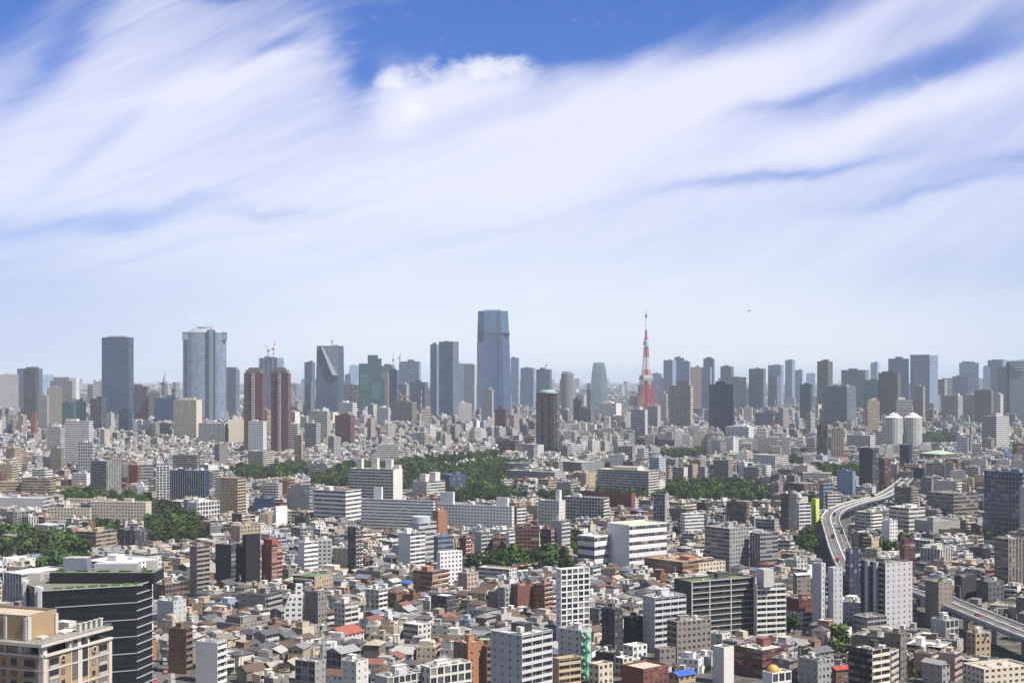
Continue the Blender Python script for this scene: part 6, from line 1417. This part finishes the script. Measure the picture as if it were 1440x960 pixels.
def low(r, w, d, fl, lod, pitched):
    """one building: body, roof, extras, words. lod 2 near, 1 middle, 0 far"""
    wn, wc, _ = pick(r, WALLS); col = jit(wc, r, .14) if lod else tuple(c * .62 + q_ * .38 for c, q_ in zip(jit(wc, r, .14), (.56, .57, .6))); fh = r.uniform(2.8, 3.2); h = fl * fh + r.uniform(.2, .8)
    if fl <= 3: sty = r.choice(['HH', 'HS', 'HH', 'SH', 'HB', 'HP'])
    elif fl <= 14 and r.random() < .8: sty = r.choice(['PB', 'SB', 'BB', 'HB', 'BW', 'PB', 'SW', 'HW', 'BH'])
    else: sty = r.choice(['RR', 'GG', 'PR', 'VV', 'RP', 'SR'])
    off = (r.randint(0, 900), r.randint(0, 900))
    x0, x1, y0, y1 = -w / 2, w / 2, -d / 2, d / 2
    b = MB(); P = [(x0, y0), (x1, y0), (x1, y1), (x0, y1)]
    st = [sty[0], sty[1], sty[0], r.choice('PSH')]
    for i in range(4):
        if lod == 0 and i == 2: continue
        L = w if i % 2 == 0 else d; bay = STY.get(st[i], (3,))[0]; b.wall(P[i], P[(i + 1) % 4], 0, h, st[i], max(1, round(L / bay)), fl, col, off)
    ex = []
    if pitched:
        rn, rc, _ = pick(r, PITCH); hip = .95 if r.random() < .35 else 0; pt = r.uniform(.34, .55)
        rb, gh = gable(w, d, h, jit(rc, r, .15), hip, pt, .5)
        if not hip: gable_ends(b, w, d, h, col, pt)
        rd = f'{rn} {"hipped" if hip else "gabled"} roof'
    else:
        rn, rc, _ = pick(r, FLATS); rb = flat_roof(w, d, h, jit(rc, r, .15), lod > 0, col); rd = f'{rn} flat roof'; gh = 0
        if lod > 0: ex = clutter(r, w * .9, d * .9, h - .95, lod, tuple(min(.8, c * 1.03 + .02) for c in col))
        elif r.random() < .7:
            q = MB(); q.box(r.uniform(-.2, .2) * w, r.uniform(-.2, .2) * d, h, w * .3, d * .3, 3, 'wall_plain', col); ex = [('penthouse', q)]
    if lod == 2 and 'B' in sty:                          # projecting balconies on the right or front wall
        for f in range(1, fl):
            q = MB(); z = f * h / fl
            if sty[1] == 'B': q.box(x1 + .55, 0, z - .1, 1.1, d * .84, 1.15, 'wall_plain', tuple(min(.8, c * 1.1 + .05) for c in col), bottom=True)
            else: q.box(0, y0 - .55, z - .1, w * .84, 1.1, 1.15, 'wall_plain', tuple(min(.8, c * 1.1 + .05) for c in col), bottom=True)
            ex.append(('balcony', q))
    if lod == 2 and fl <= 3 and r.random() < .4 and not pitched:       # upper setback room
        q = MB(); q.box(-w * .15, d * .1, h - .95, w * .6, d * .6, 3.4, 'facade_W', col, 'roof', rc); ex = [('upper_room', q)] + ex[:2]
    if lod == 2 and fl <= 3 and r.random() < .3 and d > 4:
        q = MB(); q.box(x1 + .8, -d * .15, 0, 1.6, d * .5, h * .5, 'wall_plain', col, 'roof', rc); ex.append(('porch', q))
    return b, rb, ex, dict(wn=wn, rd=rd, fl=fl, h=h + gh * .8, tank=any(n == 'water_tank' for n, _ in ex), sb=any(n == 'upper_room' for n, _ in ex))


ri = random.Random(77)
SEEDS = []
for i in range(150):
    Ds = 600 * (12 ** ri.random()); SEEDS.append((ri.uniform(-.45, .45) * Ds, Ds, R(-ri.choice([28, 34, 40, 22, 48, 55, 16]) + ri.uniform(-4, 4))))
SA = np.array([(a, b_) for a, b_, _ in SEEDS])
def vnoise(x, y, s): 
    a = math.sin(x / s * 1.7 + 3.1) * math.cos(y / s * 1.3 - .7) + math.sin((x + y) / s * .9 + 1.3) * .7 + math.cos((x - 1.6 * y) / s * 2.1) * .5
    return a / 2.2
PR = [p for p in PROT]
PRA = np.array(PR, dtype=float)
def capz(x, y, w):
    """greatest height that does not hide a surveyed building's visible part"""
    X, Yb = scr(x, y, 0); hw = w * .62 * F / y
    m = (PRA[:, 4] > y - 2) & (PRA[:, 0] < X + hw) & (PRA[:, 1] > X - hw) & (PRA[:, 3] < Yb + 5)
    if not m.any(): return 999
    ys = PRA[m, 3].max(); return (Yb + 2 - ys) * y / F
CAND = []
def zone(D0, D1, step, fn):
    for si, (sx, sy, an) in enumerate(SEEDS):
        rad = 140 + sy * .22; n = int(rad / step) + 1; c, s_ = math.cos(an), math.sin(an)
        I, J = np.meshgrid(np.arange(-n, n + 1), np.arange(-n, n + 1), indexing='ij'); I = I.ravel(); J = J.ravel()
        gu = I * step + (I // 6) * step * .35; gv = J * step + (J // 2) * step * .34
        X = sx + gu * c - gv * s_; Y = sy + gu * s_ + gv * c
        m = (Y > D0) & (Y < D1) & (np.abs(X) < Y * .378 + 15)
        I, J, X, Y = I[m], J[m], X[m], Y[m]
        if not len(X): continue
        dd = (X[:, None] - SA[:, 0]) ** 2 + (Y[:, None] - SA[:, 1]) ** 2
        m = dd.argmin(1) == si
        for i, j, x, y in zip(I[m], J[m], X[m], Y[m]): fn(int(i), int(j), float(x), float(y), an, si)
def free(x, y, w, d, an):
    c, s_ = math.cos(an), math.sin(an)
    for a in (-.5, 0, .5):
        for b_ in (-.5, 0, .5):
            if (int((x + a * w * c - b_ * d * s_) // 4), int((y + a * w * s_ + b_ * d * c) // 4)) in OCC: return False
    return True
BIG = set()
def near_fn(i, j, x, y, an, si):
    if (si, i, j) in BIG: return
    r = ri; v = vnoise(x, y, 260); X, Yp = scr(x, y, 0)
    frontlow = y < 1150 and 150 < X < 1100
    pb = .025 if frontlow else .11 + .08 * v
    if y > 1350: pb += .05
    if i % 2 == 0 and j % 2 == 0 and r.random() < pb * 4:
        c, s_ = math.cos(an), math.sin(an); bx, by = x + 6 * c - 6 * s_, y + 6 * s_ + 6 * c; w, d = r.uniform(16, 22.5), r.uniform(12, 21)
        if free(bx, by, w, d, an):
            for a, b_ in ((0, 0), (1, 0), (0, 1), (1, 1)): BIG.add((si, i + a, j + b_))
            fl = r.choice([3, 4, 4, 5, 5, 6, 7, 8, 9, 11]) if not frontlow else r.choice([3, 3, 4, 5])
            if y > 1350 and r.random() < .3: fl += r.randint(2, 5)
            CAND.append([bx, by, w, d, an, fl, 0]); return
    if r.random() < .045: return
    if frontlow: fl = r.choice([2, 2, 2, 2, 2, 3, 3, 3])
    else: fl = r.choice([2, 2, 3, 3, 4, 5]) if v < .2 else r.choice([3, 4, 5, 6, 7, 9])
    s0 = (10.6 if fl < 4 else 11.3) if y < 1400 else 12.0
    w, d = r.uniform(.68, 1) * s0, r.uniform(.68, 1) * s0
    if not free(x, y, w, d, an): return
    CAND.append([x + r.uniform(-.6, .6), y + r.uniform(-.6, .6), w, d, an + r.gauss(0, .04), fl, 1 if fl <= 3 and r.random() < .62 else 0])
def mid_fn(i, j, x, y, an, si):
    r = ri
    if r.random() < .07: return
    w, d = r.uniform(11, 22), r.uniform(10, 19)
    if not free(x, y, w, d, an): return
    v = vnoise(x, y, 420); fl = r.choice([2, 2, 3, 3, 4, 4, 5, 6]) if v < .1 else r.choice([3, 4, 5, 6, 8, 9, 11, 13])
    if r.random() < .02: fl = r.randint(14, 22)
    if y > 3200: fl += r.choice([0, 1, 3, 5])
    CAND.append([x, y, w, d, an + r.gauss(0, .05), fl, 1 if fl <= 3 and r.random() < .35 else 0])
def mid_low(i, j, x, y, an, si):
    r = ri; v = vnoise(x, y, 380)
    if v > .25 or r.random() < .09: 
        if (i + j) % 2 == 0: mid_fn(i, j, x, y, an, si)
        return
    if r.random() < .1: return
    w, d = r.uniform(9, 15), r.uniform(8.5, 14)
    if not free(x, y, w, d, an): return
    fl = r.choice([2, 2, 2, 3, 3, 3, 4])
    CAND.append([x, y, w, d, an + r.gauss(0, .06), fl, 1 if fl <= 3 and r.random() < .45 else 0])
zone(655, 1400, 11.8, near_fn)
zone(1400, 2050, 13.0, near_fn)
zone(2050, 3100, 17.0, mid_low)
zone(3100, 4700, 21.5, mid_fn)
# street on the near left: kept free
CAND = [c for c in CAND if not (212 < scr(c[0], c[1], 0)[0] < 236 and scr(c[0], c[1], 0)[1] > 868)]
items = []
for c in CAND:
    x, y, w, d, an, fl, pt = c; z = capz(x, y, max(w, d)); fl2 = min(fl, int((z - 1.5) / 3.05))
    if pt and z < fl * 3 + 3: pt = 0
    if fl2 < 1:
        if z < 3.2: continue
        fl2 = 1
    X, Yb = scr(x, y, 0); hpx = fl2 * 3 * F / y; lo = 1 if fl2 <= 3 else 0
    if X < -15 or X > 1455: vis = 0
    elif Yb - hpx > 960: vis = 0
    else: vis = min(w, 20) * F / y * min(hpx, 60) * (1 if Yb < 965 else .5)
    items.append([x, y, w, d, an, fl2, pt, lo, vis])
hs_ = sorted([i for i in items if i[7] and i[8] > 0], key=lambda q: q[1] - q[8] * .2)[:285]
bs_ = sorted([i for i in items if not i[7] and i[8] > 0], key=lambda q: -q[8])[:265]
SEL = {id(q) for q in hs_ + bs_}
near_mass, far_mass = MB(), MB()
LAB = set(USED)


def words_of(s): return len(s.split())
def autolabel(at, noun, X, Y):
    near = sorted(ANCH, key=lambda a: max(0, abs(a[0] - X) - a[3]) ** 2 + (1.3 * max(0, abs(a[1] - Y) - a[4])) ** 2)[:12]
    st = NUM[min(at['fl'], 20)] + '-storey'
    heads = [f'{at["wn"]} {st} {noun} with {at["rd"]}']
    if at['tank']: heads.append(f'{at["wn"]} {st} {noun} with {at["rd"]} and water tank')
    if at['sb']: heads.append(f'{at["wn"]} {st} {noun} with {at["rd"]} and upper room')
    def rel(a):
        dx, dy = X - a[0], Y - a[1]; ox, oy = abs(dx) - a[3], abs(dy) - a[4]; g_ = max(ox, oy)
        how = 'just ' if g_ < 14 else '' if g_ < 45 else 'well '
        if ox > oy: return how + ('right of' if dx > 0 else 'left of')
        return how + ('below' if dy > 0 else 'above')
    for a in near:
        for h in reversed(heads):
            s = f'{h}, {rel(a)} the {a[2]}'
            if words_of(s) <= 16 and s not in LAB: LAB.add(s); return s
    for a in near:
        for a2 in near:
            if a is a2: continue
            s = f'{at["wn"]} {st} {noun}, {rel(a)} the {a[2]}, {rel(a2)} the {a2[2]}'
            if words_of(s) <= 16 and s not in LAB: LAB.add(s); return s
    s = heads[0]; return s


for q in items:
    x, y, w, d, an, fl, pt, lo, vis = q; r = random.Random(int(x * 13 + y * 7))
    sel = id(q) in SEL; lod = 2 if y < 1250 or sel else 1 if y < 2300 else 0
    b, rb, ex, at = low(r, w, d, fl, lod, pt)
    if sel:
        o = b.build('house' if lo else 'low_rise_block', None, (x, y, 0), an); rb.build('roof', o)
        add_parts(o, ex)
        X, Y = scr(x, y, at['h'] * .6)
        tag(o, autolabel(at, 'house' if lo else 'block', X, Y), 'house' if lo else 'apartment building', 'low houses packed between the blocks' if lo else 'blocks of flats and offices across the city')
    else:
        m = near_mass if y < 2050 else far_mass
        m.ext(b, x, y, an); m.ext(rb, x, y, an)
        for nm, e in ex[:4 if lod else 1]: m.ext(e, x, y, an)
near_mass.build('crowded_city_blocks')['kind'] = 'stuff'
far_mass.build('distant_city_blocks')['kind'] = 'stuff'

# far city out to the horizon
fm = MB(); rf = random.Random(9); nf_ = 0
FC = [(.3, .31, .34), (.42, .42, .44), (.22, .24, .28), (.5, .5, .5), (.35, .33, .32), (.18, .22, .28)]
for (D0, D1, st, hb) in ((4700, 9000, 40, 16), (9000, 24000, 125, 26)):
    y = D0
    while y < D1:
        x = -y * .38
        while x < y * .38:
            X_, Y_ = x + rf.uniform(-.4, .4) * st, y + rf.uniform(-.4, .4) * st; x += st
            if rf.random() < .12 or not free(X_, Y_, 20, 20, 0): continue
            h = hb * (.4 + rf.random() ** 2.2 * 2.2); w = st * rf.uniform(.4, .75); dd = st * rf.uniform(.35, .7)
            v = vnoise(X_, Y_, 1500)
            if rf.random() < .012 + .03 * max(0, v): h = rf.uniform(60, 150); w = rf.uniform(28, 48); dd = 30
            top = (532 - 516) / F * Y_ + 145; h = min(h, top)
            z = capz(X_, Y_, w)
            h = max(4, min(h, z)) if z < 999 else h
            a = rf.uniform(-.9, 0); q = MB(); c = rf.choice(FC); s_ = rf.choice('WRVBC') if h > 30 else rf.choice('WWP'); off = rf.randint(0, 500)
            P = [(-w / 2, -dd / 2), (w / 2, -dd / 2), (w / 2, dd / 2), (-w / 2, dd / 2)]; k_ = 2 if st < 100 else 4
            for i in (3, 0, 1): q.wall(P[i], P[(i + 1) % 4], 0, h, s_, max(1, round(w / 3.5 / k_)), max(1, round(h / 3.6 / k_)), c, (off, off))
            q.face([(*p, h) for p in P], 'roof', jit((.4, .4, .4), rf, .4)); fm.ext(q, X_, Y_, a)
        y += st
fm.build('horizon_city_blocks')['kind'] = 'stuff'

# trees
woods = MB(); ntree = 0; TL = 0
PN = ['the long park behind the cream slabs', 'the grove by the dark brick school', 'the strip below the long terrace', 'the dark park left of the elevated road', 'the grove right of the cream school', 'the row behind the cream school',
      'the dark grove left of the cream school', 'the grove before the cream school', 'the grove behind the white glass tower', 'the grove beside the elevated road', 'the band above the tan balcony tower', 'the far grove behind the white drums',
      'the yard right of the elevated road', 'the strip left of the big grey glass tower', 'the far row by the beige grid tower', 'the far band of gardens', 'the garden by the dark slab tower', 'the slope above the finned white block', 'the clump left of the white hospital', 'the garden below the maroon brick block',
      'the yard near the black and beige block', 'the yard by the brown terrace', 'the band above the long park']
ordw = {}
def vistree(x, y):
    X, Y = scr(x, y, 8)
    if not (-10 < X < 1450 and Y < 965): return False
    return not any(p[0] < X < p[1] and p[2] < Y < p[3] and p[4] < y - 4 and p[3] - p[2] > 14 for p in PROT)
SZ = ['small', 'medium', 'large']
tops = [s_ for s_ in spots if vistree(s_[0], s_[1])]
tops = tops[:230]; tset = set(tops)
singles = []
for i in range(9000):
    y = 680 * (3.2 ** rt.random()); x = rt.uniform(-.375, .375) * y
    if (int(x // 4), int(y // 4)) in OCC: continue
    singles.append((x, y))
TREECELL = set(OCC)
for q in items:
    c, s_ = math.cos(q[4]), math.sin(q[4])
    for a in np.arange(-q[2] / 2 - .5, q[2] / 2 + .6, 3):
        for b_ in np.arange(-q[3] / 2 - .5, q[3] / 2 + .6, 3): TREECELL.add((int((q[0] + a * c - b_ * s_) // 4), int((q[1] + a * s_ + b_ * c) // 4)))
singles = [s_ for s_ in singles if (int(s_[0] // 4), int(s_[1] // 4)) not in TREECELL]
def mk_tree(x, y, con, scl, label, grp):
    cm, tm = (CON, COT) if con else rt.choice(VAR)[:2]
    o = empty('tree', (x, y, 0), rt.uniform(0, 6.28)); o.scale = (scl, scl, scl * rt.uniform(.85, 1.15)); tag(o, label, 'tree', grp)
    for nm, me in (('crown', cm), ('trunk', tm)): c = bpy.data.objects.new(nm, me); C.objects.link(c); c.parent = o
LAB2 = set()
ORD = ['first', 'second', 'third', 'fourth', 'fifth', 'sixth', 'seventh', 'eighth', 'ninth', 'tenth', 'eleventh', 'twelfth', 'thirteenth', 'fourteenth', 'fifteenth', 'sixteenth', 'seventeenth', 'eighteenth', 'nineteenth', 'twentieth']
bygrove = {}
for s_ in tops: bygrove.setdefault(s_[2], []).append(s_)
for pi, L in bygrove.items():
    L.sort(key=lambda s_: s_[1]); rowsz = 12; 
    for ri_, i in enumerate(range(0, len(L), rowsz)):
        row = sorted(L[i:i + rowsz], key=lambda s_: s_[0] / s_[1])
        for k_, (x, y, _) in enumerate(row):
            con = rt.random() < .12; scl = rt.uniform(.7, 1.4)
            kind = 'dark pointed tree' if con else 'round green tree'
            lab = f'{kind}, {ORD[k_]} from left in {ORD[min(ri_, 19)]} row of {PN[pi]}'
            if len(lab.split()) > 16: lab = f'{kind.split()[1]} tree {ORD[k_]} from left, {ORD[min(ri_, 19)]} row, {PN[pi]}'
            mk_tree(x, y, con, scl, lab, 'trees of ' + PN[pi])
for s_ in spots:
    if s_ in tset: continue
    q = rt.choice(LOWV); t = MB(); sc = rt.uniform(.62, 1.45); g_ = rt.uniform(.5, 1.8); tint = (g_ * rt.uniform(.8, 1.25), g_, g_ * rt.uniform(.7, 1.1)); t.v = [(a * sc, b_ * sc, c * sc) for a, b_, c in q.v]; t.f, t.m, t.uv, t.c = q.f, q.m, q.uv, [tint] * len(q.c)
    woods.ext(t, s_[0], s_[1], rt.uniform(0, 6.28))
woods.build('woods')['kind'] = 'stuff'
gar = MB(); ns = 0
for (x, y) in singles[:1500]:
    if ns < 60 and y < 1500 and (int((x + 3) // 4), int(y // 4)) not in TREECELL and capz(x, y, 8) > 9:
        X, Y = scr(x, y, 4); at = dict(wn='green', fl=1, rd='', tank=False, sb=False)
        near = sorted(ANCH, key=lambda a: abs(a[0] - X) + abs(a[1] - Y)); 
        for a in near[:10]:
            dx, dy = X - a[0], Y - a[1]; rel_ = ('right of' if dx > 0 else 'left of') if abs(dx) - a[3] > abs(dy) - a[4] else ('below' if dy > 0 else 'above'); lab = f'single green garden tree {rel_} the {a[2]}'
            if lab not in LAB: break
        else: continue
        LAB.add(lab); mk_tree(x, y, False, rt.uniform(.4, .75), lab, 'single trees among the houses'); ns += 1
    elif capz(x, y, 4) > 4:
        gar.ext(rt.choice(SHR), x, y, rt.uniform(0, 6.28))
for i in range(5200):
    y = 1150 * (3.6 ** rt.random()); x = rt.uniform(-.375, .375) * y
    if (int(x // 4), int(y // 4)) in TREECELL or capz(x, y, 8) < 7 or vnoise(x, y, 300) > .45: continue
    q = rt.choice(LOWV); t = MB(); sc = rt.uniform(.35, .8); g_ = rt.uniform(.5, 1.4); t.v = [(a * sc, b_ * sc, c * sc) for a, b_, c in q.v]; t.f, t.m, t.uv, t.c = q.f, q.m, q.uv, [(g_, g_, g_ * .9)] * len(q.c)
    gar.ext(t, x, y, rt.uniform(0, 6.28))
gar.build('garden_greenery')['kind'] = 'stuff'

# parked cars and utility poles in the lanes
pm = MB(); pm.cyl(0, 0, 0, .22, 11, 'concrete', (.3, .3, .3), 8, r2=.15)
for z in (9.2, 10.2): pm.bar((-1.1, 0, z), (1.1, 0, z), .14, 'metal', (.3, .3, .3))
pm.cyl(.5, 0, 7.8, .3, .9, 'metal', (.5, .5, .5), 8); pmm = pm.mesh('utility_pole'); npole = ncar = 0
for (x, y) in singles[1500:]:
    if y > 1250 or (int((x + 2) // 4), int(y // 4)) in TREECELL or capz(x, y, 3) < 3: continue
    if npole <= ncar and npole < 130:
        o = bpy.data.objects.new('utility_pole', pmm); C.objects.link(o); o.location = (x, y, 0); o.rotation_euler = (0, 0, rt.uniform(0, 3)); npole += 1
        tag(o, 'grey concrete utility pole with crossarms in a lane between low houses', 'utility pole', 'utility poles in the lanes')
    elif ncar < 130:
        n2, _ = rv.choice(CC); o = bpy.data.objects.new('car', CM[('car', n2)]); C.objects.link(o); o.location = (x, y, .02); o.rotation_euler = (0, 0, rt.choice((-.6, .97)) + rt.uniform(-.1, .1)); ncar += 1
        tag(o, f'{n2} car parked in a lane among the low houses', 'car', f'{n2} cars parked in the lanes')

# street on the near left with parked cars
st0, st1 = g_at(224, 868), g_at(226, 975)
b = MB(); d_ = (st1 - st0).normalized(); n_ = Vector((-d_.y, d_.x)) * 5
b.face([(st0.x - n_.x, st0.y - n_.y, .03), (st1.x - n_.x, st1.y - n_.y, .03), (st1.x + n_.x, st1.y + n_.y, .03), (st0.x + n_.x, st0.y + n_.y, .03)], 'asphalt', (.1, .1, .1)); so_ = b.build('street'); so_['kind'] = 'structure'
for sgn in (-1, 1):
    m_ = n_ * sgn * 1.25; b = MB(); e0, e1 = n_ * sgn * .98, n_ * sgn * 1.4
    b.face([(st0.x + e0.x, st0.y + e0.y, .15), (st1.x + e0.x, st1.y + e0.y, .15), (st1.x + e1.x, st1.y + e1.y, .15), (st0.x + e1.x, st0.y + e1.y, .15)][::sgn], 'concrete', (.4, .4, .4))
    b.face([(st0.x + e0.x, st0.y + e0.y, 0), (st1.x + e0.x, st1.y + e0.y, 0), (st1.x + e0.x, st1.y + e0.y, .15), (st0.x + e0.x, st0.y + e0.y, .15)], 'concrete', (.4, .4, .4)); b.build('pavement')['kind'] = 'structure'
L_ = (st1 - st0).length; s_ = 6; kk = 0
cn = {}
while s_ < L_ - 4:
    p = st0 + d_ * s_; sd = 1 if kk % 2 else -1; n2, _ = rv.choice(CC); kd = 'truck' if kk % 5 == 3 else 'car'; v_ = bpy.data.objects.new(kd, CM[(kd, n2)]); C.objects.link(v_); q = p + n_ * .5 * sd
    v_.location = (q.x, q.y, .04); v_.rotation_euler = (0, 0, math.atan2(d_.y, d_.x)); cn[(n2, kd)] = cn.get((n2, kd), 0) + 1
    tag(v_, f'{n2} {kd} in the street right of the black glass office, {ORD[cn[(n2, kd)] - 1]} from its far end', kd, 'vehicles in the narrow street'); s_ += rv.uniform(7, 15); kk += 1

# ------------------------------------------------------------------ air
m_ = bpy.data.materials.new('haze'); m_.use_nodes = True; MAT['haze'] = m_; nt = m_.node_tree
nt.nodes.remove(nt.nodes['Principled BSDF']); pv = nt.nodes.new('ShaderNodeVolumePrincipled'); pv.inputs['Color'].default_value = (*HAZE_C, 1); pv.inputs['Density'].default_value = HAZE_D; pv.inputs['Anisotropy'].default_value = HAZE_A
nt.links.new(pv.outputs[0], nt.nodes['Material Output'].inputs['Volume'])
b = MB(); b.box(0, 28000, -1, 124000, 70000, 346, 'haze', (1, 1, 1), bottom=True); ho = b.build('haze'); ho['kind'] = 'stuff'
